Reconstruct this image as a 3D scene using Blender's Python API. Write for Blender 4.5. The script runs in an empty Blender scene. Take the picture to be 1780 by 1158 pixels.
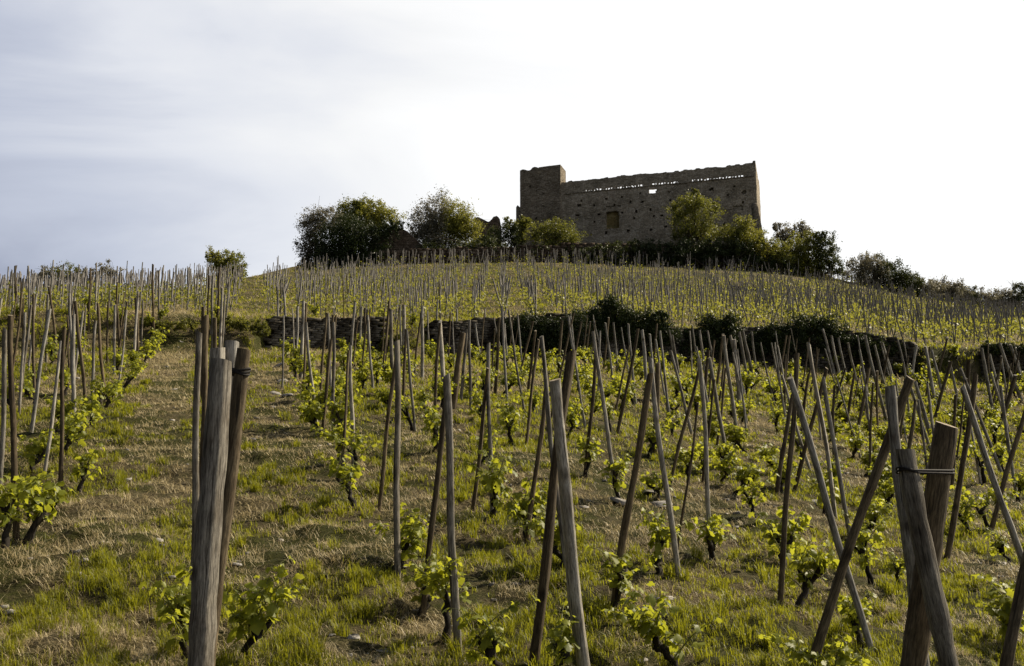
import bpy, math, random
import numpy as np
from mathutils import Vector, Matrix

random.seed(7); RNG = np.random.default_rng(11)
PI = math.pi
F = 1730.0; CX, CY = 890.0, 579.0
PITCH = math.radians(9); CP, SP = math.cos(PITCH), math.sin(PITCH)
scene = bpy.context.scene
COL = scene.collection

# ------------------------------------------------------------------ basics
def ip(x, tab):
    return np.interp(x, [t[0] for t in tab], [t[1] for t in tab])

def W(X, d, h):
    X = np.asarray(X, float); d = np.asarray(d, float); h = np.asarray(h, float)
    return np.stack([X + 0 * d, d * CP + h * SP + 0 * X, d * SP - h * CP + 0 * X], -1)

def hash2(ix, iy, seed):
    n = (ix.astype(np.int64) * 374761393 + iy.astype(np.int64) * 668265263 + seed * 974634777) & 0xFFFFFFFF
    n = ((n ^ (n >> 13)) * 1274126177) & 0xFFFFFFFF
    return ((n ^ (n >> 16)) & 0xFFFF) / 65535.0

def vnoise(x, y, seed=0):
    x = np.asarray(x, float); y = np.asarray(y, float)
    ix = np.floor(x); iy = np.floor(y); fx = x - ix; fy = y - iy
    fx = fx * fx * (3 - 2 * fx); fy = fy * fy * (3 - 2 * fy)
    a = hash2(ix, iy, seed); b = hash2(ix + 1, iy, seed); c = hash2(ix, iy + 1, seed); d = hash2(ix + 1, iy + 1, seed)
    return (a * (1 - fx) + b * fx) * (1 - fy) + (c * (1 - fx) + d * fx) * fy

def fbm(x, y, seed=0, o=4):
    s = 0; a = .5; t = 0
    for k in range(o):
        s = s + a * vnoise(x * 2 ** k, y * 2 ** k, seed + k * 17); t += a; a *= .5
    return s / t

# ------------------------------------------------------------------ terrain, in (X, depth, drop) of the hillside survey
DN = np.array([-60, -30, 0, 3.5, 5, 6.5, 9, 12, 16, 22, 28, 34, 40.])
UC = np.array([-300, 100, 500, 900, 1300, 1500, 2100.])
HT = np.array([
 [3.6, 2.4, 1.5, 1.45, 1.4, 1.3, 1.2, 1.05, .85, .5, .15, -.2, -.4],
 [3.9, 2.6, 1.6, 1.53, 1.5, 1.42, 1.33, 1.18, 1.03, .75, .4, .1, -.1],
 [3.9, 2.6, 1.65, 1.6, 1.58, 1.5, 1.4, 1.27, 1.1, .88, .62, .45, .3],
 [4.2, 2.8, 1.75, 1.74, 1.72, 1.62, 1.5, 1.38, 1.22, 1.08, .92, .82, .75],
 [4.8, 3.2, 1.85, 1.76, 1.76, 1.75, 1.78, 1.82, 1.8, 1.68, 1.45, 1.15, .95],
 [5.2, 3.5, 1.9, 1.78, 1.78, 1.84, 2.0, 2.15, 2.25, 2.28, 1.95, 1.42, 1.1],
 [6.0, 4.0, 2.2, 2.0, 2.0, 2.1, 2.3, 2.45, 2.5, 2.4, 2.05, 1.4, 1.1]])
T_DW = [(-300, 27), (100, 29), (460, 31), (900, 34), (1300, 35.5), (1500, 35), (1780, 33), (2100, 32)]
T_LIP = [(-300, 540), (100, 542), (300, 545), (460, 553), (660, 556), (700, 574), (735, 562), (900, 552), (1000, 550),
         (1200, 572), (1400, 572), (1500, 582), (1600, 603), (1700, 605), (1780, 600), (2100, 615)]
T_RW = [(430, 2.6), (462, .2), (655, .2), (680, 1.8), (725, 1.8), (745, .2), (1580, .2), (1605, 1.6), (1690, 1.6), (1710, .2)]
T_DC = [(-300, 58), (0, 60), (380, 62), (460, 72), (540, 85), (900, 86), (1300, 87), (1450, 90), (1600, 95), (1780, 98), (2100, 100)]
T_CR = [(-300, 533), (0, 524), (200, 513), (300, 506), (380, 492), (430, 482), (480, 474), (540, 466), (700, 456), (900, 452),
        (1100, 457), (1300, 467), (1400, 477), (1450, 485), (1600, 516), (1780, 546), (2100, 590)]
T_CR = [(u, y + (4 if 520 < u < 1460 else 0)) for u, y in T_CR]
T_PL = [(-300, 530), (0, 520), (300, 503), (400, 490), (540, 458), (650, 440), (900, 432), (1010, 427), (1330, 428), (1400, 455), (1450, 484), (1600, 516), (1780, 546), (2100, 590)]
T_FS = [(380, 5), (560, 26), (1330, 26), (1480, 8), (1600, 6)]

def U(X, d):
    return np.clip(CX + F * X / np.maximum(d, 3.0), -300, 2100)

def smooth(t):
    t = np.clip(t, 0, 1); return t * t * (3 - 2 * t)

def Hs(X, d):
    X = np.asarray(X, float); d = np.asarray(d, float); X, d = np.broadcast_arrays(X, d)
    u = U(X, d)
    k = np.clip(np.searchsorted(UC, u) - 1, 0, len(UC) - 2); fu = smooth((u - UC[k]) / (UC[k + 1] - UC[k]))
    hl = np.zeros(u.shape)
    for off in (-.8, 0, .8):
        dd = np.clip(d + off * np.clip(d / 8, .1, 1), -60, 40)
        j = np.clip(np.searchsorted(DN, dd) - 1, 0, len(DN) - 2); fd = (dd - DN[j]) / (DN[j + 1] - DN[j])
        a = HT[k, j] * (1 - fd) + HT[k, j + 1] * fd; b = HT[k + 1, j] * (1 - fd) + HT[k + 1, j + 1] * fd
        hl = hl + (a * (1 - fu) + b * fu) / 3
    dw = ip(u, T_DW); dc = ip(u, T_DC); rw = ip(u, T_RW)
    lip = (ip(u, T_LIP) - CY) / F * dw; cr = (ip(u, T_CR) - CY) / F * dc; pl = (ip(u, T_PL) - CY) / F * (dc + 4)
    f = np.clip((d - dw) / (dc - dw), 0, 1)
    hu = lip + (cr - lip) * f ** 1.4
    hu = hu + (pl - cr) * smooth((d - dc - 3.2) / .5)
    fs = ip(u, T_FS)
    hu = hu - .06 * np.clip(d - dc - 3, 0, 14) * smooth((fs - 10) / 10)
    hu = hu + .28 * np.maximum(d - dc - fs, 0)
    hu = np.minimum(hu, (d * SP + 45) / CP)
    s = smooth((d - dw + rw) / rw)
    return hl * (1 - s) + hu * s

def bump(X, d):
    a = np.clip(1 - np.abs(d) / 60, .25, 1)
    return ((fbm(X * .9, d * .9, 5, 2) - .5) * .18 + (fbm(X * 2.7, d * 2.7, 9, 3) - .5) * .17 + (vnoise(X * 11, d * 11, 31) - .5) * .03) * a

def H(X, d): return Hs(X, d) - bump(X, d)

def gp(X, d):
    return Vector([float(v) for v in W(X, d, H(X, d))])

_DD = np.concatenate([np.linspace(1.5, 40, 1600), np.linspace(40, 140, 1200)])
def hit(px, py):
    X = (px - CX) / F * _DD
    hr = (py - CY) / F * _DD
    g = Hs(X, _DD)
    w = np.nonzero(g <= hr)[0]
    d = _DD[w[0]] if len(w) else 86.0
    return float((px - CX) / F * d), float(d)

def ray(px, py):
    return Vector(W((px - CX) / F, 1.0, (py - CY) / F))

# ------------------------------------------------------------------ materials
def newmat(name):
    m = bpy.data.materials.new(name); m.use_nodes = True; nt = m.node_tree; nt.nodes.clear()
    out = nt.nodes.new('ShaderNodeOutputMaterial')
    return m, nt, out
def N(nt, t, **kw):
    n = nt.nodes.new(t)
    for k, v in kw.items():
        if k in n.inputs: n.inputs[k].default_value = v
        else: setattr(n, k, v)
    return n
def ramp(nt, fac, stops):
    r = nt.nodes.new('ShaderNodeValToRGB'); e = r.color_ramp.elements
    while len(e) < len(stops): e.new(.5)
    for i, (p, c) in enumerate(stops):
        e[i].position = p; e[i].color = (*c, 1) if len(c) == 3 else c
    nt.links.new(fac, r.inputs[0]); return r.outputs[0]
def coord(nt, scale=(1, 1, 1), kind='Object'):
    tc = N(nt, 'ShaderNodeTexCoord'); mp = N(nt, 'ShaderNodeMapping'); mp.inputs['Scale'].default_value = scale
    nt.links.new(tc.outputs[kind], mp.inputs[0]); return mp.outputs[0]
def noise(nt, vec, scale, detail=6, rough=.6, dist=0):
    n = N(nt, 'ShaderNodeTexNoise'); n.inputs['Scale'].default_value = scale; n.inputs['Detail'].default_value = detail
    n.inputs['Roughness'].default_value = rough; n.inputs['Distortion'].default_value = dist
    nt.links.new(vec, n.inputs['Vector']); return n.outputs[0]
def mixc(nt, fac, a, b, mode='MIX'):
    m = N(nt, 'ShaderNodeMix', data_type='RGBA', blend_type=mode)
    for sock, v in ((m.inputs[0], fac), (m.inputs[6], a), (m.inputs[7], b)):
        if isinstance(v, (int, float)): sock.default_value = v
        elif isinstance(v, tuple): sock.default_value = (*v, 1)
        else: nt.links.new(v, sock)
    return m.outputs[2]
def bumpn(nt, hgt, strength, dist=.02):
    b = N(nt, 'ShaderNodeBump'); b.inputs['Strength'].default_value = strength; b.inputs['Distance'].default_value = dist
    nt.links.new(hgt, b.inputs['Height']); return b.outputs[0]
def pbsdf(nt, out, col, rough=.9, nrm=None, spec=.2):
    p = N(nt, 'ShaderNodeBsdfPrincipled'); p.inputs['Roughness'].default_value = rough
    p.inputs['Specular IOR Level'].default_value = spec
    if isinstance(col, tuple): p.inputs['Base Color'].default_value = (*col, 1)
    else: nt.links.new(col, p.inputs['Base Color'])
    if nrm: nt.links.new(nrm, p.inputs['Normal'])
    nt.links.new(p.outputs[0], out.inputs[0]); return p

def mat_wood(name, lo, mid, hi, seed=0.):
    m, nt, out = newmat(name)
    oi = N(nt, 'ShaderNodeObjectInfo')
    tc = N(nt, 'ShaderNodeTexCoord'); add = N(nt, 'ShaderNodeVectorMath', operation='MULTIPLY_ADD')
    nt.links.new(tc.outputs['Object'], add.inputs[0]); add.inputs[1].default_value = (1, 1, 1)
    sc = N(nt, 'ShaderNodeVectorMath', operation='SCALE'); sc.inputs[0].default_value = (31, 17, 53)
    nt.links.new(oi.outputs['Random'], sc.inputs['Scale']); nt.links.new(sc.outputs[0], add.inputs[2])
    def mp(s):
        q = N(nt, 'ShaderNodeMapping'); q.inputs['Scale'].default_value = s; nt.links.new(add.outputs[0], q.inputs[0]); return q.outputs[0]
    g = noise(nt, mp((1, 1, .09)), 170, 8, .75, .3)
    g2 = noise(nt, mp((1, 1, .035)), 75, 5, .65, .35)
    k = noise(nt, mp((1, 1, .5)), 9, 4, .6)
    col = ramp(nt, g, [(.38, lo), (.5, mid), (.62, hi)])
    col = mixc(nt, 1, col, (.88, .87, .85), 'MULTIPLY')
    crack = ramp(nt, g2, [(.36, (.12, .10, .08)), (.44, (1, 1, 1))])
    col = mixc(nt, .85, col, crack, 'MULTIPLY')
    vk = N(nt, 'ShaderNodeTexVoronoi'); vk.inputs['Scale'].default_value = 5; nt.links.new(mp((1, 1, .8)), vk.inputs['Vector'])
    col = mixc(nt, .9, col, ramp(nt, vk.outputs['Distance'], [(.05, (.16, .13, .10)), (.13, (.75, .72, .68)), (.2, (1, 1, 1))]), 'MULTIPLY')   # knots
    st = ramp(nt, k, [(.36, (.45, .40, .34)), (.55, (1, 1, 1)), (.7, (1.15, 1.12, 1.05))])
    col = mixc(nt, .8, col, st, 'MULTIPLY')
    tone = ramp(nt, oi.outputs['Random'], [(0, (.62, .58, .52)), (.5, (1, 1, 1)), (1, (1.25, 1.2, 1.12))])
    col = mixc(nt, 1, col, tone, 'MULTIPLY')
    mm = N(nt, 'ShaderNodeMath', operation='MULTIPLY'); nt.links.new(g, mm.inputs[0]); nt.links.new(g2, mm.inputs[1])
    pbsdf(nt, out, col, .85, bumpn(nt, mm.outputs[0], .7, .006), .25)
    return m

def mat_stone(name, cols, scale, course=(1, 1, 2.6), bump_=.8, joint=.25, mort=(.09, .085, .075)):
    m, nt, out = newmat(name)
    v = coord(nt, course)
    nz = noise(nt, v, 1.3, 3, .5)
    wob = N(nt, 'ShaderNodeVectorMath', operation='MULTIPLY_ADD'); wob.inputs[1].default_value = (.25, .25, .25)
    nt.links.new(nz, wob.inputs[0]); nt.links.new(v, wob.inputs[2])
    vo = N(nt, 'ShaderNodeTexVoronoi', feature='F1'); vo.inputs['Scale'].default_value = scale; nt.links.new(wob.outputs[0], vo.inputs['Vector'])
    ve = N(nt, 'ShaderNodeTexVoronoi', feature='DISTANCE_TO_EDGE'); ve.inputs['Scale'].default_value = scale; nt.links.new(wob.outputs[0], ve.inputs['Vector'])
    sp = N(nt, 'ShaderNodeSeparateColor'); nt.links.new(vo.outputs['Color'], sp.inputs[0])
    col = ramp(nt, sp.outputs[0], [(0, cols[0]), (.35, cols[1]), (.7, cols[2]), (1, cols[3])])
    edge = ramp(nt, ve.outputs[0], [(0, (joint,) * 3), (.09, (1, 1, 1))])
    fine = noise(nt, coord(nt), 9, 8, .7)
    big = noise(nt, coord(nt), .45, 4, .6)
    col = mixc(nt, .9, col, edge, 'MULTIPLY')
    col = mixc(nt, .7, col, ramp(nt, fine, [(.3, (.55, .55, .55)), (.7, (1.3, 1.28, 1.25))]), 'MULTIPLY')
    col = mixc(nt, .8, col, ramp(nt, big, [(.35, (.62, .6, .55)), (.6, (1.1, 1.08, 1.05))]), 'MULTIPLY')
    hh = N(nt, 'ShaderNodeMath', operation='ADD'); nt.links.new(edge, hh.inputs[0]); nt.links.new(fine, hh.inputs[1])
    pbsdf(nt, out, col, .95, bumpn(nt, hh.outputs[0], bump_, .05), .1)
    return m

def mat_leaf(name, c1, c2, tc, trans=.5, spec=.25, attr=True):
    m, nt, out = newmat(name)
    at = N(nt, 'ShaderNodeAttribute'); at.attribute_name = 'rnd'
    oi = N(nt, 'ShaderNodeObjectInfo')
    ad = N(nt, 'ShaderNodeMath', operation='MULTIPLY_ADD'); ad.inputs[1].default_value = .25
    nt.links.new(oi.outputs['Random'], ad.inputs[0]); nt.links.new(at.outputs['Fac'], ad.inputs[2])
    col = ramp(nt, ad.outputs[0], [(0, c1), (1.1 if False else 1, c2)])
    tcol = mixc(nt, .55, col, tc)
    p = N(nt, 'ShaderNodeBsdfPrincipled'); p.inputs['Roughness'].default_value = .5; p.inputs['Specular IOR Level'].default_value = spec
    nt.links.new(col, p.inputs['Base Color'])
    t = N(nt, 'ShaderNodeBsdfTranslucent'); nt.links.new(tcol, t.inputs[0])
    mx = N(nt, 'ShaderNodeMixShader'); mx.inputs[0].default_value = trans
    nt.links.new(p.outputs[0], mx.inputs[1]); nt.links.new(t.outputs[0], mx.inputs[2]); nt.links.new(mx.outputs[0], out.inputs[0])
    return m

M = {}
M['grey_wood'] = mat_wood('weathered_grey_wood', (.13, .123, .11), (.30, .288, .262), (.50, .48, .44))
M['brown_shaded_wood'] = mat_wood('brown_shaded_wood', (.05, .038, .022), (.12, .093, .055), (.215, .17, .108))  # brown wood, also painted on leaning stakes to stand for their shaded side
M['cut_wood'] = mat_wood('cut_wood_top', (.25, .21, .16), (.38, .33, .26), (.5, .45, .37))
M['far_wood'] = mat_wood('far_grey_wood', (.13, .125, .118), (.26, .25, .24), (.42, .405, .385))
M['bark'] = mat_wood('vine_bark', (.009, .007, .005), (.022, .017, .012), (.06, .048, .034))
M['branch'] = mat_wood('shrub_bark', (.05, .04, .03), (.10, .085, .065), (.18, .155, .125))
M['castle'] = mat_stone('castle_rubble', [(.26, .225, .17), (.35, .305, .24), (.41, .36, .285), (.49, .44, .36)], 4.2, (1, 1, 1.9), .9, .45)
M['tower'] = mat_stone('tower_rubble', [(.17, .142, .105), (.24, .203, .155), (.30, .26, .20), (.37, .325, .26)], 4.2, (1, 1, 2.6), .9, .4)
M['ochre'] = mat_stone('ochre_infill', [(.22, .17, .07), (.28, .21, .09), (.33, .26, .12), (.20, .18, .08)], 3, (1, 1, 1.6), .6, .6)
M['schist'] = mat_stone('dry_schist', [(.045, .038, .03), (.075, .066, .052), (.11, .098, .08), (.17, .155, .13)], 2.2, (1, 1, 1), .6, .8)
M['ruin'] = mat_stone('brown_ruin_stone', [(.075, .055, .038), (.11, .083, .06), (.15, .115, .085), (.2, .16, .12)], 4, (1, 1, 2.4), .8, .4)
M['vine_leaf'] = mat_leaf('vine_leaf', (.05, .075, .006), (.23, .25, .025), (.68, .68, .045), .5, .35)
M['far_leaf'] = mat_leaf('far_vine_leaf', (.07, .085, .014), (.26, .265, .045), (.52, .50, .07), .42, .2)
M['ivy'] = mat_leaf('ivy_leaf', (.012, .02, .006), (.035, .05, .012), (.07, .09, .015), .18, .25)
M['green_leaf'] = mat_leaf('shrub_leaf_green', (.045, .055, .010), (.15, .158, .028), (.36, .36, .05), .4, .3)
M['yellow_leaf'] = mat_leaf('shrub_leaf_yellow', (.07, .078, .014), (.21, .21, .04), (.46, .44, .06), .42, .3)
M['grey_leaf'] = mat_leaf('shrub_leaf_grey', (.07, .065, .042), (.21, .195, .14), (.33, .30, .18), .35, .4)
M['dark_leaf'] = mat_leaf('shrub_leaf_dark', (.02, .028, .008), (.06, .075, .02), (.13, .15, .03), .25, .3)
M['grass'] = mat_leaf('grass_blade', (.04, .05, .004), (.23, .235, .018), (.56, .55, .025), .47, .3)
M['straw'] = mat_leaf('dry_straw', (.17, .13, .06), (.70, .59, .36), (.62, .5, .25), .3, .3)
def mat_plain(name, c, rough=.6, metal=0):
    m, nt, out = newmat(name)
    n = noise(nt, coord(nt), 30, 5, .6)
    col = ramp(nt, n, [(.3, tuple(v * .6 for v in c)), (.7, tuple(min(1, v * 1.3) for v in c))])
    p = pbsdf(nt, out, col, rough); p.inputs['Metallic'].default_value = metal; return m
M['wire'] = mat_plain('rusty_wire', (.02, .017, .015), .75, 0)
M['slate'] = mat_stone('pale_slate', [(.22, .21, .2), (.3, .29, .28), (.4, .385, .37), (.5, .48, .46)], 4, (1, 1, 3), .5, .8)
def mat_ground():
    m, nt, out = newmat('hillside_soil')
    v = coord(nt)
    a = noise(nt, v, .55, 5, .6); b = noise(nt, v, 6, 8, .7); c = noise(nt, v, 45, 6, .75)
    straw = ramp(nt, c, [(.3, (.025, .020, .010)), (.5, (.115, .092, .048)), (.7, (.30, .25, .145))])
    green = ramp(nt, c, [(.3, (.016, .018, .005)), (.5, (.05, .052, .012)), (.7, (.10, .10, .028))])
    f = N(nt, 'ShaderNodeMath', operation='MULTIPLY_ADD'); f.inputs[1].default_value = .5; nt.links.new(b, f.inputs[0]); nt.links.new(a, f.inputs[2])
    col = mixc(nt, ramp(nt, f.outputs[0], [(.68, (0, 0, 0)), (.8, (1, 1, 1))]), straw, green)
    soil = ramp(nt, b, [(.34, (.25, .22, .18)), (.46, (1, 1, 1))])
    col = mixc(nt, .8, col, soil, 'MULTIPLY')
    hh = N(nt, 'ShaderNodeMath', operation='MULTIPLY_ADD'); hh.inputs[1].default_value = 1.5; nt.links.new(b, hh.inputs[0]); nt.links.new(c, hh.inputs[2])
    pbsdf(nt, out, col, .95, bumpn(nt, hh.outputs[0], 1, .06), .1)
    return m
M['ground'] = mat_ground()

# ------------------------------------------------------------------ mesh helpers
def tag(o, label=None, cat=None, group=None, kind=None):
    if label: o['label'] = label
    if cat: o['category'] = cat
    if group: o['group'] = group
    if kind: o['kind'] = kind
    return o
def link(name, me, mats, parent=None, loc=None):
    o = bpy.data.objects.new(name, me); COL.objects.link(o)
    if me is not None and not me.materials:
        for m in (mats if isinstance(mats, (list, tuple)) else [mats]): me.materials.append(m)
    if parent: o.parent = parent
    if loc is not None: o.location = loc
    return o
def empty(name, loc):
    o = bpy.data.objects.new(name, None); COL.objects.link(o); o.location = loc; o.empty_display_size = .1
    return o
def mesh_np(name, V, Fq=None, Ft=None, rnd=None, smoothf=False, matidx=None):
    """V (n,3); Fq (m,4) quads; Ft (k,3) tris"""
    V = np.asarray(V, np.float32); me = bpy.data.meshes.new(name)
    nq = 0 if Fq is None else len(Fq); nt_ = 0 if Ft is None else len(Ft)
    me.vertices.add(len(V)); me.vertices.foreach_set('co', V.ravel())
    li = []
    if nq: li.append(np.asarray(Fq, np.int32).ravel())
    if nt_: li.append(np.asarray(Ft, np.int32).ravel())
    li = np.concatenate(li); me.loops.add(len(li)); me.loops.foreach_set('vertex_index', li)
    me.polygons.add(nq + nt_)
    st = np.concatenate([np.arange(nq) * 4, nq * 4 + np.arange(nt_) * 3]).astype(np.int32)
    me.polygons.foreach_set('loop_start', st)
    me.polygons.foreach_set('loop_total', np.concatenate([np.full(nq, 4), np.full(nt_, 3)]).astype(np.int32))
    if smoothf: me.polygons.foreach_set('use_smooth', np.ones(nq + nt_, bool))
    if matidx is not None: me.polygons.foreach_set('material_index', np.asarray(matidx, np.int32))
    if rnd is not None:
        at = me.attributes.new('rnd', 'FLOAT', 'POINT'); at.data.foreach_set('value', np.asarray(rnd, np.float32))
    me.update(); me.validate(); return me

class MB:
    def __init__(s): s.v = []; s.q = []; s.t = []; s.n = 0; s.r = []; s.qm = []; s.tm = []
    def add(s, V, q=None, t=None, r=.5, m=0):
        V = np.asarray(V, float)
        s.v.append(V)
        if q is not None and len(q): s.q.append(np.asarray(q) + s.n); s.qm.append(np.full(len(q), m))
        if t is not None and len(t): s.t.append(np.asarray(t) + s.n); s.tm.append(np.full(len(t), m))
        s.r.append(np.full(len(V), r)); s.n += len(V)
    def tube(s, P, R, n=7, cap=True, mcap=0, irr=0., r=.5):
        P = np.asarray(P, float); k = len(P)
        R = np.full(k, R) if np.isscalar(R) else np.asarray(R, float)
        T = np.gradient(P, axis=0); T /= np.linalg.norm(T, axis=1)[:, None] + 1e-9
        ref = np.array([1., 0, 0]) if abs(T[0][0]) < .8 else np.array([0, 1., 0])
        A = np.cross(T, ref); A /= np.linalg.norm(A, axis=1)[:, None]; B = np.cross(T, A)
        an = np.arange(n) / n * 2 * PI
        ring = (1 + irr * RNG.standard_normal((1, n)) + irr * .35 * RNG.standard_normal((k, n)))
        V = P[:, None, :] + R[:, None, None] * ring[:, :, None] * (np.cos(an)[None, :, None] * A[:, None, :] + np.sin(an)[None, :, None] * B[:, None, :])
        i = np.arange(k - 1)[:, None] * n; j = np.arange(n)[None, :]; j2 = (j + 1) % n
        q = np.stack([i + j, i + j2, i + n + j2, i + n + j], -1).reshape(-1, 4)
        V = V.reshape(-1, 3)
        s.add(V, q, None, r)
        if cap:
            c = np.vstack([V[(k - 1) * n:], P[-1] + T[-1] * R[-1] * .03]); jj = np.arange(n)
            s.add(c, None, np.stack([jj, (jj + 1) % n, np.full(n, n)], -1), r, mcap)
            c = np.vstack([V[:n], P[0]]); s.add(c, None, np.stack([(jj + 1) % n, jj, np.full(n, n)], -1), r)
    def build(s, name, mats, parent=None, loc=None, smoothf=False):
        q = np.concatenate(s.q) if s.q else None; t = np.concatenate(s.t) if s.t else None
        mi = np.concatenate([np.concatenate(s.qm) if s.q else np.zeros(0), np.concatenate(s.tm) if s.t else np.zeros(0)])
        me = mesh_np(name, np.concatenate(s.v), q, t, np.concatenate(s.r), smoothf, mi)
        return link(name, me, mats, parent, loc)

# ------------------------------------------------------------------ ground sheet
def build_ground():
    t = np.concatenate([np.linspace(-1.6, -.62, 50)[:-1], np.linspace(-.62, .62, 480), np.linspace(.62, 1.6, 50)[1:]])
    nb = 14; s1 = np.linspace(0, 1, 420); s2 = np.linspace(0, 1, 260)[1:]; s3 = np.linspace(0, 1, 60)[1:]; s4 = np.linspace(0, 1, 16)[1:]
    rows = []
    near = np.linspace(-58, 1.4, nb)
    # solve wall depth per column (u = CX + F*t for d > 8)
    u = np.clip(CX + F * t, -300, 2100); dw = ip(u, T_DW); dc = ip(u, T_DC); rw = ip(u, T_RW)
    D = []
    for d in near: D.append(np.full(len(t), d))
    for s in s1: D.append(1.5 + (dw - rw * 1.1 - 1.5) * (s ** 1.5))
    for k in np.linspace(0, 1, 9)[1:]: D.append(dw - rw * 1.1 + rw * 1.15 * k)
    for s in s2: D.append(dw + rw * .05 + .02 + (dc + 3 - dw) * s)
    for s in s3: D.append(dc + 3.03 + 1.1 * s ** 1 if False else dc + 3.03 + 30 * s ** 2)
    for s in s4: D.append(dc + 33.1 + 2400 * s ** 3)
    D = np.array(D); D = np.maximum.accumulate(D, axis=0)
    X = t[None, :] * np.maximum(np.abs(D) * (D > 0) + (D <= 0) * (8 + .5 * np.abs(D)), 8.0)
    hh = H(X, D)
    V = W(X, D, hh).reshape(-1, 3)
    nr, nc = D.shape
    i = np.arange(nr - 1)[:, None] * nc; j = np.arange(nc - 1)[None, :]
    q = np.stack([i + j, i + j + 1, i + nc + j + 1, i + nc + j], -1).reshape(-1, 4)
    o = link('ground', mesh_np('ground', V, q, smoothf=True), M['ground']); o['kind'] = 'structure'
build_ground()

# ------------------------------------------------------------------ grass and straw
def green_field(X, d):
    g = fbm(X * .95, d * .38, 41, 3) * .58 + fbm(X * 2.4, d * 1.8, 57, 3) * .42
    u = U(X, d)
    path = np.exp(-((u - 295) / 50) ** 2) * smooth((d - 9) / 5)
    return g - .26 * path - .05 * np.exp(-((u - 480) / 50) ** 2) * smooth((d - 10) / 6) + .05 * np.exp(-((u - 180) / 40) ** 2) + .035 * smooth((9 - d) / 6) + .03 * np.exp(-((X / np.maximum(d, 1) * F + CX - 500) / 250) ** 2) * smooth((14 - d) / 5)

def scatter(n, dmin, dmax, p, umin=-260, umax=2040):
    s = RNG.random(n); e = 1 - p
    d = (dmin ** e + s * (dmax ** e - dmin ** e)) ** (1 / e)
    u = RNG.uniform(umin, umax, n); X = (u - CX) / F * d
    return X, d

def blades(name, X, d, L, Wd, lean, upz, mat, label, rnd, cat):
    n = len(X)
    P = W(X, d, H(X, d)); P[:, 2] -= .01
    az = RNG.uniform(0, 2 * PI, n)
    dirh = np.stack([np.cos(az), np.sin(az), np.zeros(n)], -1); side = np.stack([-np.sin(az + RNG.normal(0, .6, n)), np.cos(az), np.zeros(n)], -1)
    mid = P + dirh * (L * .35 * lean)[:, None]; mid[:, 2] += L * .6 * upz
    tip = P + dirh * (L * lean)[:, None]; tip[:, 2] += L * upz * RNG.uniform(.55, 1., n)
    w = (Wd / 2)[:, None] * side
    V = np.stack([P - w, P + w, mid + w * .8, mid - w * .8, tip], 1).reshape(-1, 3)
    b = np.arange(n)[:, None] * 5
    q = b + np.array([[0, 1, 2, 3]]); t = b + np.array([[3, 2, 4]])
    me = mesh_np(name, V, q, t, np.repeat(rnd, 5))
    o = link(name, me, mat); tag(o, label, cat, kind='stuff'); return o

def tufts(ntuft, per, dmin, dmax, p, spread, keep):
    X, d = scatter(ntuft, dmin, dmax, p)
    k = keep(X, d) ; X = X[k]; d = d[k]
    X = np.repeat(X, per); d = np.repeat(d, per)
    a = RNG.uniform(0, 2 * PI, len(X)); r = spread * np.sqrt(RNG.random(len(X))) * np.clip(d / 10, .7, 3)
    return X + np.cos(a) * r, d + np.sin(a) * r

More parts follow.
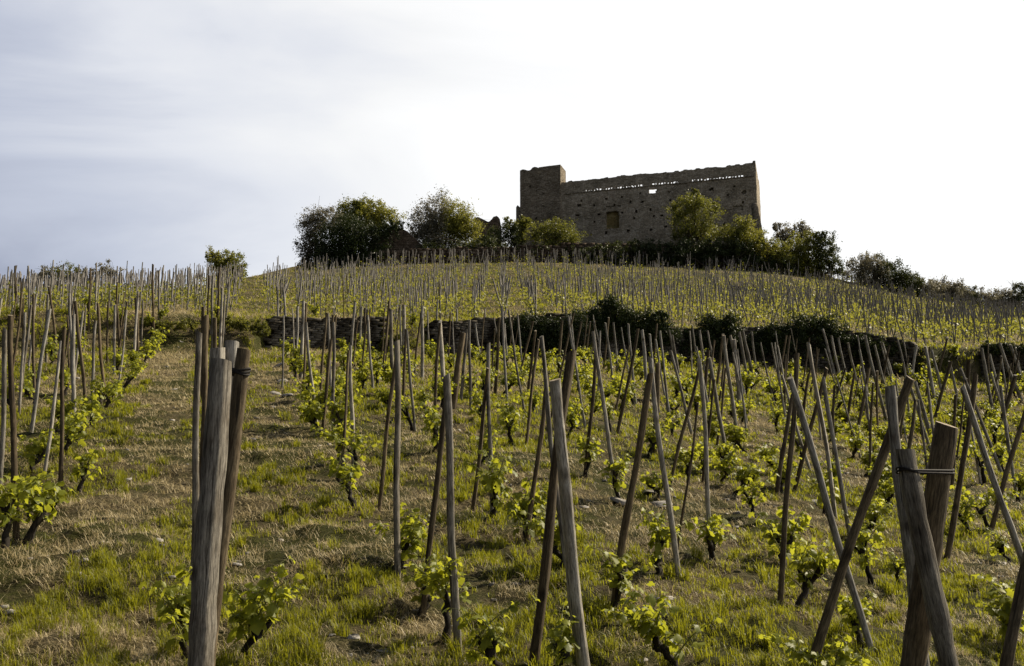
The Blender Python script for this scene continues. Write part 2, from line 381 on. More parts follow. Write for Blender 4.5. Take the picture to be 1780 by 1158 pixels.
def build_grass():
    def keep(X, d): return (green_field(X, d) + RNG.normal(0, .035, len(X)) > .478) & (fbm(X * 4.5, d * 4.5, 101, 2) > .36)
    X1, d1 = tufts(62000, 10, 3.0, 34.5, .98, .05, keep)
    X2, d2 = tufts(26000, 5, 34, 101, .6, .10, lambda X, d: (green_field(X, d) + RNG.normal(0, .06, len(X)) > .50) & (d < ip(U(X, d), T_DC) + 3))
    X3, d3 = tufts(2600, 60, 3.0, 33, .95, .055, lambda X, d: green_field(X, d) > .46)   # taller tussocks
    n3 = len(X3)
    X = np.concatenate([X3, X1, X2]); d = np.concatenate([d3, d1, d2])
    n = len(X); tall = fbm(X * 1.6, d * 1.6, 77, 2)
    L = RNG.uniform(.035, .085, n) * (.45 + 1.1 * tall) * np.clip(d / 14, 1, 2.2)
    L[:n3] = RNG.uniform(.07, .14, n3)
    Wd = RNG.uniform(.003, .005, n) * np.clip(d / 7, .8, 9)
    rn = np.clip(.35 + .5 * (fbm(X * 1.1, d * 1.1, 15, 2) - .5) * 1.8 + RNG.normal(0, .16, n), 0, 1)
    blades('grass', X, d, L, Wd, RNG.uniform(.15, .8, n), np.ones(n), M['grass'], 'short green grass in uneven patches between the vine rows', rn, 'grass')
    def keep2(X, d): return (green_field(X, d) + RNG.normal(0, .05, len(X)) < .525) & (fbm(X * 4.5, d * 4.5, 133, 2) > .38)
    X1, d1 = tufts(84000, 9, 3.0, 34.5, .98, .09, keep2)
    X2, d2 = tufts(22000, 5, 34, 101, .6, .14, lambda X, d: (green_field(X, d) + RNG.normal(0, .08, len(X)) < .60) & (d < ip(U(X, d), T_DC) + 3))
    X = np.concatenate([X1, X2]); d = np.concatenate([d1, d2]); n = len(X)
    L = RNG.uniform(.05, .15, n) * np.clip(d / 14, 1, 2.2)
    Wd = RNG.uniform(.002, .0042, n) * np.clip(d / 7, .8, 9)
    up = RNG.uniform(.03, .75, n) ** 1.3
    rn = np.clip(RNG.normal(.5, .28, n), 0, 1)
    blades('dry_straw', X, d, L, Wd, RNG.uniform(.5, 1.1, n), up, M['straw'], 'dry pale straw and mown grass lying between the vine rows', rn, 'straw')
    # small loose chips of slate
    X, d = scatter(1500, 3.2, 33, .98)
    k = (green_field(X, d) < .5) & (vnoise(X * .5, d * .5, 88) > .55); X = X[k]; d = d[k]
    mb = MB()
    for x, dd in zip(X, d):
        p = np.array(gp(x, dd)); s = random.uniform(.012, .04) * (1 + dd / 30)
        a = np.sort(RNG.uniform(0, 2 * PI, 5)); rr = RNG.uniform(.6, 1.2, 5) * s
        ring = np.stack([np.cos(a) * rr, np.sin(a) * rr * .8, RNG.normal(0, s * .12, 5)], -1)
        V = np.vstack([p + ring, p + ring * .9 + [0, 0, s * .35]]); j = np.arange(5)
        mb.add(V, np.stack([j, (j + 1) % 5, 5 + (j + 1) % 5, 5 + j], -1), np.array([[5, 6, 7], [5, 7, 8], [5, 8, 9]]))
    o = mb.build('stone_chips', M['slate']); tag(o, 'scattered chips of pale slate in the straw', 'stone chips', kind='stuff')
build_grass()

# ------------------------------------------------------------------ stakes
LANDMARKS = [(45, 'at the left edge of the photo'), (95, 'left of the skyline bushes'), (140, 'below the left skyline bush'), (190, 'below the right skyline bush'),
 (280, 'left of the bare grass path'), (350, 'left beside the big tied posts'), (372, 'behind the big tied posts'), (450, 'below the lone skyline tree'), (510, 'at the left end of the stone wall'),
 (545, 'before the left stone wall'), (600, 'below the grey leaved tree'), (650, 'below the dark ivied ruin'), (700, 'below the brown ruined gable'), (745, 'at the gap in the wall'),
 (800, 'below the round bush'), (850, 'below the broken masonry fragment'), (905, 'left of below the castle tower'), (950, 'below the castle tower'), (1010, 'below the bush at the tower foot'),
 (1050, 'left of below the castle window'), (1100, 'below the blocked castle window'), (1150, 'right of below the castle window'), (1200, 'below the tree left side at castle'), (1250, 'below the tree at the castle wall'),
 (1300, 'right of below the castle tree'), (1345, 'below the castle right corner'), (1390, 'below the grey shrub beside the castle'), (1440, 'below the shrubs right of the castle'),
 (1500, 'left of below the feathery skyline bush'), (1560, 'below the feathery skyline bush'), (1620, 'beside the crossed tied posts'), (1680, 'right of the crossed tied posts'),
 (1740, 'near the right edge'), (9999, 'at the very right edge')]
ORD = ['nearest', 'second nearest', 'third nearest', 'fourth nearest', 'fifth nearest', 'sixth nearest', 'seventh nearest', 'eighth nearest', 'ninth nearest', 'tenth nearest', 'eleventh nearest', 'twelfth nearest'] + ['%dth nearest' % k for k in range(13, 60)]
def landmark(px):
    for x, t in LANDMARKS:
        if px < x: return t
def project(v):
    v = Vector(v); d = v.y * CP + v.z * SP; h = v.y * SP - v.z * CP
    return CX + F * v.x / d, CY + F * h / d, d

def stake_mesh(L, r, sides=9, wig=.012, taper=.82, crack=False, seg=9, big_top=False, tlt=None):
    mb = MB(); z = np.linspace(-.12, L, seg)
    ph = RNG.uniform(0, 6.28, 4); a = wig * L * .55
    x = a * (np.sin(z / L * 3.1 + ph[0]) + .4 * np.sin(z / L * 9 + ph[1])); y = a * (np.sin(z / L * 2.7 + ph[2]) + .4 * np.sin(z / L * 8 + ph[3]))
    x -= x[0] + (x[-1] - x[0]) * (z - z[0]) / (z[-1] - z[0]); y -= y[0] + (y[-1] - y[0]) * (z - z[0]) / (z[-1] - z[0])
    R = r * (1 + (taper - 1) * (z + .12) / (L + .12)) * (1 + .05 * RNG.standard_normal(seg))
    zz = z.copy()
    P = np.stack([x, y, zz], -1)
    mb.tube(P, R, sides, True, 1, .05 if sides > 12 else .09)
    # skewed saw cut on the top
    V = mb.v[0]; tilt = (RNG.normal(0, .12 if big_top else .35, 2) if tlt is None else np.array(tlt))
    top = V[-sides:]; top[:, 2] += (top[:, 0] - P[-1, 0]) * tilt[0] + (top[:, 1] - P[-1, 1]) * tilt[1]
    V1 = mb.v[1]; V1[:sides, 2] = top[:, 2]
    return mb

STAKES = []   # dict(obj, px, py, depth ...)
def add_stake(xt, yt, xb, yb, w, tone=None, base=None, fore=None, big=False, maxL=2.1, r=None, sharp=.82, tilt=None):
    px, py = xb, yb
    for _ in range(14):
        X, d = hit(px, py) if base is None else base
        B = gp(X, d)
        f = random.uniform(-.22, .22) if fore is None else fore
        rt = ray(xt, yt); T = rt * ((B.y + f) / rt.y)
        L = (T - B).length
        if L > 1.22 or base is not None: break
        k = 10 + (yb - yt) * .06; px += (xb - xt) / max(yb - yt, 1) * k; py += k
    if L > maxL: T = B + (T - B) * (maxL / L) * 1.0; L = maxL
    rad = r if r else max(.011, w * .5 * d / F)
    rad = min(rad, .06 if not big else .07)
    dark = tone == 'd' if tone else random.random() < .35
    mb = stake_mesh(L, rad, 20 if big else 9, .010 if big else .013, sharp, seg=22 if big else 10, big_top=big, tlt=tilt)
    o = mb.build('wooden_post' if big else 'vine_stake', [M['brown_shaded_wood' if dark else 'grey_wood'], M['cut_wood' if big or random.random() < .4 else 'grey_wood']], loc=B, smoothf=True)
    q = Vector((0, 0, 1)).rotation_difference((T - B).normalized())
    o.rotation_mode = 'QUATERNION'; o.rotation_quaternion = q
    STAKES.append(dict(o=o, B=B, T=T, px=project(B)[0], d=d, X=X, r=rad, L=L, dark=dark, big=big))
    return o, B, T, rad

TR = """26.5 462 30 557 4 d|23.5 475 20 545 3 g|49 462 51 590 3.5 g|58 512 60 690 5.5 d|54 530 33 706 5 g|85 498 100 630 5 d|83 512 80 636 4 g|123 475 126 600 4 g|128 548 127 757 7 g|131 525 150 742 6 d|170 528 183 706 6 d|166 557 161 700 6 g|167 457 165 545 3.5 g|157 466 154 575 4 d|202 522 213 643 5 d|200 530 198 655 5 g|121 494 119 608 4.5 g|149 534 146 588 3 g|236 518 240 633 6 d|240 507 232 636 5 g|248 523 246 610 4 g|204 490 203 570 3.5 d|112 570 106 850 8 d|106 594 82 786 7 g|18 548 29 945 11 d|8 572 -2 860 10 g|117 548 119 606 4 d|36 483 37 541 3 d|266 457 268 585 4 d|276 470 277 560 3.5 g
346 577 338 1030 13 g|358 550 353 900 12 d|373 553 369 760 8 d|386 500 378 690 5 g|368 502 369 670 5 g|391 512 384 615 4 g|353 535 352 700 7 d|371 474 367 580 4 g|398 490 390 580 4 g|382 466 379 560 4 d|363 478 362 590 3.5 d|482 498 484 577 4 g|492 500 498 603 5 g|517 533 514 637 5 g|527 524 522 660 7 g|532 526 525 697 5 d|532 561 551 742 6 g|580 560 580 753 7 g|577 585 562 747 6 d|584 548 580 620 4 d|609 600 615 812 7 g|606 610 597 790 6 d|617 525 608 640 5 g|629 533 626 620 4 g|634 535 634 613 4 d|639 548 648 682 5 g|622 557 615 622 4 d
676 524 666 643 5 d|679 537 681 690 7 g|689 593 690 1005 12 g|690 610 659 882 8 d|702 530 704 640 7 g|705 572 698 712 5 d|707 574 721 750 5 g|734 533 734 658 6 g|732 542 720 652 4 d|760 526 759 600 3.5 g|764 558 775 700 8 g|765 560 755 730 6 d|776 654 797 1150 15 g|778 680 735 1070 11 d|805 578 788 715 12 d|811 574 800 700 6 g|816 557 820 715 6 g|794 537 796 610 4 g|826 563 836 628 4 g|843 537 846 610 3.5 g|849 598 857 895 8 g|848 640 828 819 7 d|868 552 861 685 6 d|872 533 883 747 5 g|877 563 881 630 3.5 g|891 552 894 622 4 g|860 572 857 625 3.5 d
931 575 920 670 5 d|936 590 914 773 6 d|941 585 984 1005 11 g|952 650 915 940 9 d|977 557 971 650 5 d|988 552 1019 752 5 g|991 550 1002 640 4.5 g|1011 557 1018 625 4 g|1026 559 1019 620 4 d|1031 578 1077 882 8 g|1036 610 1017 835 8 d|1043 576 1038 700 4 g|1052 561 1069 680 4 g|1058 552 1049 645 4 d|1066 561 1073 650 4 g|1090 552 1080 625 4 d|1092 563 1106 707 5 g|1094 600 1074 690 4 d|1109 572 1072 757 6 d|1116 574 1126 700 7 g|1130 622 1180 1012 11 g|1131 650 1068 1062 13 d|1143 631 1140 760 11 d|1142 563 1135 640 4 d|1147 576 1168 759 5 g|1163 574 1173 630 4 g|1169 583 1186 684 5 g|1203 565 1212 640 4 g
1216 640 1160 876 7 d|1213 700 1194 836 5 d|1216 575 1226 650 4.5 g|1230 575 1241 640 4 g|1215 624 1236 982 9 g|1232 609 1222 720 7 d|1233 622 1265 812 7 g|1257 581 1246 672 5 d|1258 583 1288 786 7 g|1261 640 1251 730 5 d|1242 660 1228 780 5 d|1276 590 1287 728 8 g|1269 583 1294 690 6 g|1285 577 1301 680 6 g|1291 575 1310 668 6 g|1307 577 1314 640 4 g|1367 583 1354 676 4 d|1373 583 1360 720 4.5 d|1385 615 1355 1052 11 d|1373 657 1515 1137 14 g|1378 685 1354 838 8 d|1405 597 1453 902 8 g|1406 650 1393 745 5 d|1437 640 1380 857 8 d|1423 607 1413 660 4.5 d|1430 572 1450 650 5 g|1431 657 1479 942 8 g|1432 571 1445 640 4 g|1445 583 1466 680 5 g|1457 587 1474 668 4 g|1474 596 1498 695 4.5 g|1494 608 1516 729 5 g|1502 577 1540 729 6 g|1533 596 1557 676 5 g|1560 590 1575 655 4 g|1470 640 1448 710 4 d|1485 649 1471 741 5 d|1510 640 1484 784 6 d
1582 657 1408 1160 18 d|1591 664 1619 760 7 g|1591 695 1578 790 7 d|1596 695 1611 802 5 g|1608 602 1627 710 6 g|1619 608 1636 679 5 g|1647 587 1631 650 4.5 d|1653 629 1625 729 6 d|1650 628 1672 720 5 g|1696 650 1645 977 11 d|1672 673 1787 1025 12 g|1669 640 1742 826 6 g|1684 626 1678 740 8 d|1706 605 1731 735 6 g|1737 596 1777 701 6 g|1756 599 1782 680 5 g|1765 652 1726 772 8 d|1788 690 1722 932 9 d|1740 636 1709 732 4 d|1546 600 1528 690 4.5 d|1593 600 1582 680 5 g|1520 600 1545 700 4.5 g|1720 615 1745 725 5 g|1772 610 1756 690 4 d|1800 900 1748 1172 23 d"""
for line in TR.split('\n'):
    for it in line.split('|'):
        a = it.split(); v = [float(q) for q in a[:5]]
        v[4] *= 1.0
        add_stake(*v, tone=a[5])

def tie(owner, pts, r=.004, turns=3):
    """rusty wire loop round a set of post centres (world coords, radii); a part of the post that carries it"""
    mb = MB()
    ctr = sum((p for p, _ in pts), Vector()) / len(pts)
    ang = np.linspace(0, 2 * PI, 48)
    for k in range(turns):
        ring = []
        for a in ang:
            dv = Vector((math.cos(a), math.sin(a), 0))
            best = max((p - ctr).dot(dv) + rr + .004 for p, rr in pts)
            ring.append(ctr + dv * best + Vector((0, 0, (k - 1) * .009 + .006 * math.sin(a * 2 + k))))
        # support function to a hull: intersect neighbouring tangents
        out = []
        for i in range(len(ang) - 1):
            a0, a1 = ang[i], ang[i + 1]; r0 = max((p - ctr).dot(Vector((math.cos(a0), math.sin(a0), 0))) + rr + .004 for p, rr in pts)
            r1 = max((p - ctr).dot(Vector((math.cos(a1), math.sin(a1), 0))) + rr + .004 for p, rr in pts)
            det = math.sin(a1 - a0); x = (r0 * math.sin(a1) - r1 * math.sin(a0)) / det; y = (r1 * math.cos(a0) - r0 * math.cos(a1)) / det
            out.append((ctr.x + x, ctr.y + y, ring[i].z))
        out.append(out[0]); mb.tube(np.array(out), r, 6, False)
    o = mb.build('wire_tie', M['wire'], smoothf=True); o.parent = owner
    bpy.context.view_layer.update(); o.matrix_parent_inverse = owner.matrix_world.inverted()

# the bundle of four posts at left
def at_height(B, T, yref):
    """centre of the stake where it crosses a given photo height"""
    best = min((k / 200 for k in range(201)), key=lambda s: abs(project(B.lerp(T, s))[1] - yref)); return B.lerp(T, best)
A1 = add_stake(384, 627, 331, 1390, 44, 'g', big=True, base=((331 - CX) / F * 3.35, 3.35), fore=.0, maxL=2.4, r=.047, sharp=.80)
A2 = add_stake(378, 605, 352, 1250, 24, 'g', big=True, base=((350 - CX) / F * 4.1, 4.1), fore=.0, maxL=2.4, r=.034, sharp=.95)
A3 = add_stake(404, 594, 376, 1200, 26, 'g', big=True, base=((350 - CX) / F * 4.15, 4.15), fore=.02, maxL=2.4, r=.034, sharp=.9)
A4 = add_stake(424, 607, 352, 1200, 28, 'd', big=True, base=((345 - CX) / F * 3.95, 3.95), fore=.0, maxL=2.4, r=.031, sharp=1.0)
tie(A4[0], [(at_height(A4[1], A4[2], 647), A4[3])], .005)
# the crossed tied posts at right
add_stake(994, 612, 928, 1170, 17, 'd', fore=.3, sharp=1.0)
add_stake(966, 660, 1022, 1182, 26, 'g', fore=-.15, sharp=.8)
D1 = add_stake(1547, 673, 1612, 1215, 21, 'g', big=True, fore=.1, maxL=2.5, r=.034)
D2 = add_stake(1572, 781, 1706, 1290, 38, 'g', big=True, base=((1700 - CX) / F * 3.75, 3.75), fore=.05, maxL=2.4, r=.040, sharp=.92, tilt=(-.1, .05))
D3 = add_stake(1645, 738, 1553, 1290, 44, 'd', big=True, base=((1552 - CX) / F * 3.9, 3.9), fore=.1, maxL=2.4, r=.050, sharp=.95, tilt=(-.06, .34))
tie(D2[0], [(at_height(D2[1], D2[2], 812), D2[3]), (at_height(D3[1], D3[2], 818), D3[3] * 1.02)], .0045, 2)

# more stakes standing upslope on the lower terrace (right hand field) and the lit rows further up
def leanstake(X, d, L, lean_x, lean_y, r, dark, name='vine_stake'):
    B = gp(X, d); T = B + Vector((lean_x, lean_y, L))
    mb = stake_mesh((T - B).length, r, 7, .014, .85, seg=7)
    o = mb.build(name, [M['brown_shaded_wood' if dark else 'grey_wood'], M['grey_wood']], loc=B, smoothf=True)
    o.rotation_mode = 'QUATERNION'; o.rotation_quaternion = Vector((0, 0, 1)).rotation_difference((T - B).normalized())
    STAKES.append(dict(o=o, B=B, T=T, px=project(B)[0], d=d, X=X, r=r, L=L, dark=dark, big=False)); return o
VINES = []
occupied = [(s['X'], s['d']) for s in STAKES]
def free(X, d, rad): return all((X - a) ** 2 + (d - b) ** 2 > rad * rad for a, b in occupied)
k = 0; tries = 0
while k < 88 and tries < 4000:
    tries += 1
    d = random.uniform(13, 33.3); u = random.choice([random.uniform(470, 1000), random.uniform(1000, 1560), random.uniform(1350, 1800)])
    X = (u - CX) / F * d
    if not free(X, d, .7 if u < 1000 else .6): continue
    occupied.append((X, d)); sg = random.choice((-1, 1)) * (0.25 if u < 800 else 1)
    leanstake(X, d, random.uniform(1.35, 1.6), sg * random.uniform(.05, .35), random.uniform(-.2, .2), random.uniform(.017, .026), sg > 0); k += 1  # right-leaning ones get the dark wood: shade of the underside put into colour

k = 0
while k < 16:
    d = random.uniform(11, 27.5); u = random.uniform(-20, 275 - (27 - d) * 6); X = (u - CX) / F * d
    if free(X, d, .6):
        occupied.append((X, d)); leanstake(X, d, random.uniform(1.4, 1.7), random.uniform(-.12, .12), random.uniform(-.15, .15), random.uniform(.017, .026), random.random() < .5); k += 1
# upper terrace: a grid of rows climbing the hill
def upper_spots():
    out = []
    row = 0
    x = -60.0
    while x < 68:
        d = 27.6 + random.random() * .5
        while d < 99:
            X = x + (d - 60) * -.012 + random.gauss(0, .055)
            u = float(U(X, d)); dw = float(ip(u, T_DW)); dc = float(ip(u, T_DC))
            if dw + .7 < d < dc + (1.6 if 540 < u < 1480 else .9) and -180 < u < 1980:
                path = abs(u - (432 + (d - 30) * .25)) < 13 + 60 * (30 / d) ** 2 * .4 or abs(u - 505) < 7
                if not path and random.random() < (.22 if (d > dc - 13 and u > 460) else 1) * (1.25 if fbm(np.array([X * .16]), np.array([d * .2]), 66, 3)[0] > .40 else .55): out.append((X, d, u))
            d += random.uniform(.80, 1.15)
        x += random.uniform(.98, 1.12) if x > -28 else random.uniform(.9, 1.05)
    return out
spots = upper_spots()
# crest line: a tight row against the dark walls
for u in np.concatenate([np.arange(545, 1000, 8.5), np.arange(1000, 1475, 5.5)]):
    dc = float(ip(u, T_DC)); d = dc + random.uniform(1.2, 2.2); spots.append(((u + random.uniform(-3, 3) - CX) / F * d, d, u))
spots = [s for s in spots if not any(abs(s[0] - a) + abs(s[1] - b) < .5 for a, b in occupied)]
spots.sort(key=lambda s: s[1])
upper_ind = spots[:52]; rest = spots[52:]
UPI = []
for X, d, u in upper_ind:
    UPI.append(leanstake(X, d, random.uniform(1.3, 1.65), random.gauss(0, .07), random.gauss(0, .07), random.uniform(.015, .023), random.random() < .3))
mb = MB()
for X, d, u in rest:
    B = np.array(gp(X, d)); L = random.uniform(1.2, 1.65) * (1.02 if u < 350 else .96); sx = random.gauss(0, (.10 if u < 1250 else .24) * (.6 if u < 450 else 1))
    for rep in range(2 if (random.random() < (.75 if u < 460 else .32)) else 1):
        T = B + [sx if rep == 0 else -sx * 1.3 + random.gauss(0, .12), random.gauss(0, .08), L * (1 if rep == 0 else .93)]
        Mi = (B + T) / 2 + [random.gauss(0, .02), 0, 0]
        mb.tube(np.array([B, Mi, T]), random.uniform(.018, .028) + (.006 if d > ip(u, T_DC) + 1 else 0), 5, True, 0, 0, random.random())
o = mb.build('far_vine_stakes', [M['far_wood']]); tag(o, 'mass of thin grey stakes filling the upper vineyard slope below the castle', 'stakes', kind='stuff')

# ------------------------------------------------------------------ vines
def leaf_outline():
    ang = [-90, -52, -20, 8, 38, 62, 90, 118, 142, 172, 200, 232]
    rad = [.18, .62, .50, .88, .60, .98, 1.12, .98, .60, .88, .50, .62]
    return np.array([[math.cos(math.radians(a)) * r, math.sin(math.radians(a)) * r + .18] for a, r in zip(ang, rad)])
LO = leaf_outline()
def add_leaf(mb, P, dirv, nrm, size, r):
    dirv = dirv / np.linalg.norm(dirv); nrm = nrm - dirv * nrm.dot(dirv); nrm /= np.linalg.norm(nrm) + 1e-9; sd = np.cross(dirv, nrm)
    o = LO * size * (1 + .08 * RNG.standard_normal((12, 1)))
    cup = -.45 * (o[:, 0] ** 2) / size + .12 * size * RNG.standard_normal(12) - .25 * np.clip(o[:, 1], 0, 9) ** 2 / size
    V = P + o[:, :1] * sd + (o[:, 1:] + size * .1) * dirv + cup[:, None] * nrm
    V = np.vstack([V, P + dirv * size * .25]); j = np.arange(12)
    mb.add(V, None, np.stack([j, (j + 1) % 12, np.full(12, 12)], -1), r)
def vine_meshes(kind):
    tb = MB(); lb = MB(); st = MB()
    hgt = random.uniform(.13, .30); full = random.uniform(.55, 1.25); lean = RNG.normal(0, .07, 2)
    P = [np.array([0, 0, -.1])]
    for k in range(1, 6):
        f = k / 5; P.append(np.array([lean[0] * f + random.gauss(0, .012), lean[1] * f + random.gauss(0, .012), hgt * f]))
    R = [.038, .033, .026, .024, .028, .031]
    tb.tube(P, np.array(R) * random.uniform(.75, 1.05), 9, True, 0, .16)
    heads = [P[2], P[4]] if random.random() < .6 else [P[3]]
    for a in range(random.choice((2, 2, 3))):
        az = random.uniform(0, 2 * PI) if kind else a * PI + random.gauss(0, .5)
        rr = random.uniform(.05, .15)
        Q = [P[-1] - [0, 0, .02]]
        for k in range(1, 5):
            f = k / 4; Q.append(P[-1] + np.array([math.cos(az) * rr * f, math.sin(az) * rr * f * .8, .10 * f ** 1.3 + random.gauss(0, .01)]))
        tb.tube(Q, [.029, .021, .017, .018, .012], 8, True, 0, .15); heads.append(Q[-1]); heads.append(Q[2])
    ns = 0
    for _ in range(2): st.tube([P[2], P[2] + np.array([.001, 0, .01])], [.002, .001], 4, False)
    for hd in heads:
        for s in range(random.choice((1, 2, 3))):
            az = random.uniform(0, 2 * PI); ln = random.uniform(.12, .42); sp = random.uniform(.2, 1.0)
            Q = [hd + np.array([math.cos(az) * sp * ln * f, math.sin(az) * sp * ln * f, ln * f * (1 - .2 * f - .25 * sp * f)]) for f in np.linspace(0, 1, 6)]
            st.tube(Q, np.linspace(.0055, .002, 6), 5, True)
            nl = int((ln * 31 + 3) * full)
            for k in range(nl):
                f = random.uniform(.12, 1.02); i = min(int(f * 5), 4); p = Q[i] + (Q[i + 1] - Q[i]) * (f * 5 - i)
                a2 = random.uniform(0, 2 * PI); size = random.uniform(.028, .066) * (1.15 - .45 * f)
                pet = np.array([math.cos(a2), math.sin(a2), random.uniform(-.1, .6)]); pl = random.uniform(.02, .07)
                st.tube([p, p + pet * pl], [.0016, .0012], 4, False)
                dv = np.array([math.cos(a2), math.sin(a2), random.uniform(-1.0, .25)]); nv = np.array([random.gauss(0, .6), random.gauss(0, .6), 1.])
                add_leaf(lb, p + pet * pl, dv, nv, size, min(1, max(0, random.gauss(.45 + .2 * f, .22))))
    return tb, lb, st
PROTO = []
def mat_stem():
    return mat_plain('young_shoot', (.16, .17, .05), .6)
M['stem'] = mat_stem()
def mesh_of(mb, name, mats):
    o = mb.build(name, mats, smoothf=True); me = o.data; bpy.data.objects.remove(o); return me
for k in range(18):
    tb, lb, st = vine_meshes(k % 2)
    PROTO.append((mesh_of(tb, 'vine_trunk', M['bark']), mesh_of(lb, 'vine_foliage', M['vine_leaf']), mesh_of(st, 'vine_shoots', M['stem'])))
def add_vine(X, d, sc=1., rot=None):
    sc *= float(np.interp(d, [8, 14, 22], [.68, .84, .96]))
    t, l, s = random.choice(PROTO)
    root = empty('grapevine', gp(X, d)); root.rotation_euler = (random.gauss(0, .06), random.gauss(0, .06), random.uniform(0, 6.28) if rot is None else rot)
    root.scale = (sc, sc, sc * random.uniform(.9, 1.1))
    for me, nm in ((t, 'trunk'), (l, 'foliage'), (s, 'shoots')):
        c = bpy.data.objects.new(nm, me); COL.objects.link(c); c.parent = root
    VINES.append(dict(o=root, X=X, d=d, px=project(root.location)[0], sc=sc))
VP = """40 948 1.35|8 960 1.1|55 890 1.15|108 800 1.1|140 775 1.05|155 745 1.1|180 715 1.1|205 690 1.1|222 668 1.1|240 645 1.1|256 625 1.1|268 610 1.1|60 700 1|110 690 1
322 1150 1.0|425 1162 1.1|612 880 1.1|685 1002 1.2|735 1068 1.15|777 1130 1.1|857 897 1.2|915 940 1.25|985 1005 1.2|1075 882 1.05|1068 1064 1.05|1176 1150 1.15|1242 985 1.25|1360 985 1.25|1385 1045 1.1|1452 1265 1.0|1515 1010 1.1|1500 1130 .9|1275 860 1.1|1300 790 1.1|1226 820 1|1196 836 1.0
723 750 1.1|760 790 1.05|830 820 1.1|840 735 1.05|655 672 1.1|885 748 1.1|1018 836 1.1|1106 712 1|1168 762 1|1545 890 1.05|1560 1010 .8|1690 940 1.1|1722 930 1.1|1760 900 1.1|1765 1120 1.2|1640 820 1.1|1600 860 1.1|1395 800 1.1|1355 838 1.1|1480 800 1.1|1440 770 1.1|1545 780 1.1|1484 784 1.0|1690 800 1.1|1730 780 1.1|1765 790 1.0
530 700 1.1|545 745 1.15|515 665 1.1|500 625 1.1|490 605 1|562 752 1.1|582 755 1.1|510 640 1.1|870 1190 1.05|960 1180 1"""
vocc = []
for line in VP.split('\n'):
    for it in line.split('|'):
        a = [float(q) for q in it.split()]; X, d = hit(a[0], a[1]); add_vine(X, d, a[2] * random.uniform(.95, 1.1)); vocc.append((X, d))
def vfree(X, d, r): return all((X - a) ** 2 + (d - b) ** 2 > r * r for a, b in vocc)
for s in list(STAKES):
    if s['o'] in UPI or s['big'] or len(VINES) > 245: continue
    X = s['X'] + random.choice((-1, 1)) * random.uniform(.08, .2); d = s['d'] + random.uniform(-.15, .2)
    u = U(X, d)
    if 270 < u < 460 and d < 20: continue
    if s['d'] > 6 and vfree(X, d, .42): add_vine(X, d, random.uniform(.95, 1.2)); vocc.append((X, d))
tries = 0
while len(VINES) < 298 and tries < 6000:
    tries += 1
    d = random.uniform(9, 33.5); u = random.uniform(520, 1800); X = (u - CX) / F * d
    if vfree(X, d, .8): add_vine(X, d, random.uniform(.95, 1.2)); vocc.append((X, d))

# far vines of the upper slope: leafy clumps, nobody could count them
def clumps():
    n = len(spots); A = np.array([(s[0], s[1]) for s in spots])
    extra = 30; K = 26
    X = np.repeat(A[:, 0], K) + RNG.normal(0, .17, n * K); d = np.repeat(A[:, 1], K) + RNG.normal(0, .17, n * K)
    P = W(X, d, H(X, d)); P[:, 2] += RNG.uniform(.22, .82, n * K) * np.repeat(RNG.uniform(.75, 1.2, n), K)
    sz = RNG.uniform(.035, .07, n * K)
    keep = np.repeat(RNG.random(n) < .9, K) & (RNG.random(n * K) > .62 * smooth((d - 62) / 18)); P = P[keep]; sz = sz[keep]; m = len(P)
    a = RNG.normal(0, 1, (m, 3)); a /= np.linalg.norm(a, axis=1)[:, None]; b = np.cross(a, RNG.normal(0, 1, (m, 3))); b /= np.linalg.norm(b, axis=1)[:, None]
    V = np.stack([P - a * sz[:, None], P - b * sz[:, None] * .8, P + a * sz[:, None], P + b * sz[:, None] * .8], 1).reshape(-1, 3)
    q = np.arange(m)[:, None] * 4 + np.array([[0, 1, 2, 3]])
    rn = np.repeat(np.clip(RNG.normal(.5, .25, m), 0, 1), 4)
    o = link('far_grapevines', mesh_np('far_grapevines', V, q, None, rn), M['far_leaf']); tag(o, 'mass of bright young vine leaves across the upper vineyard slope', 'vines', kind='stuff')
clumps()

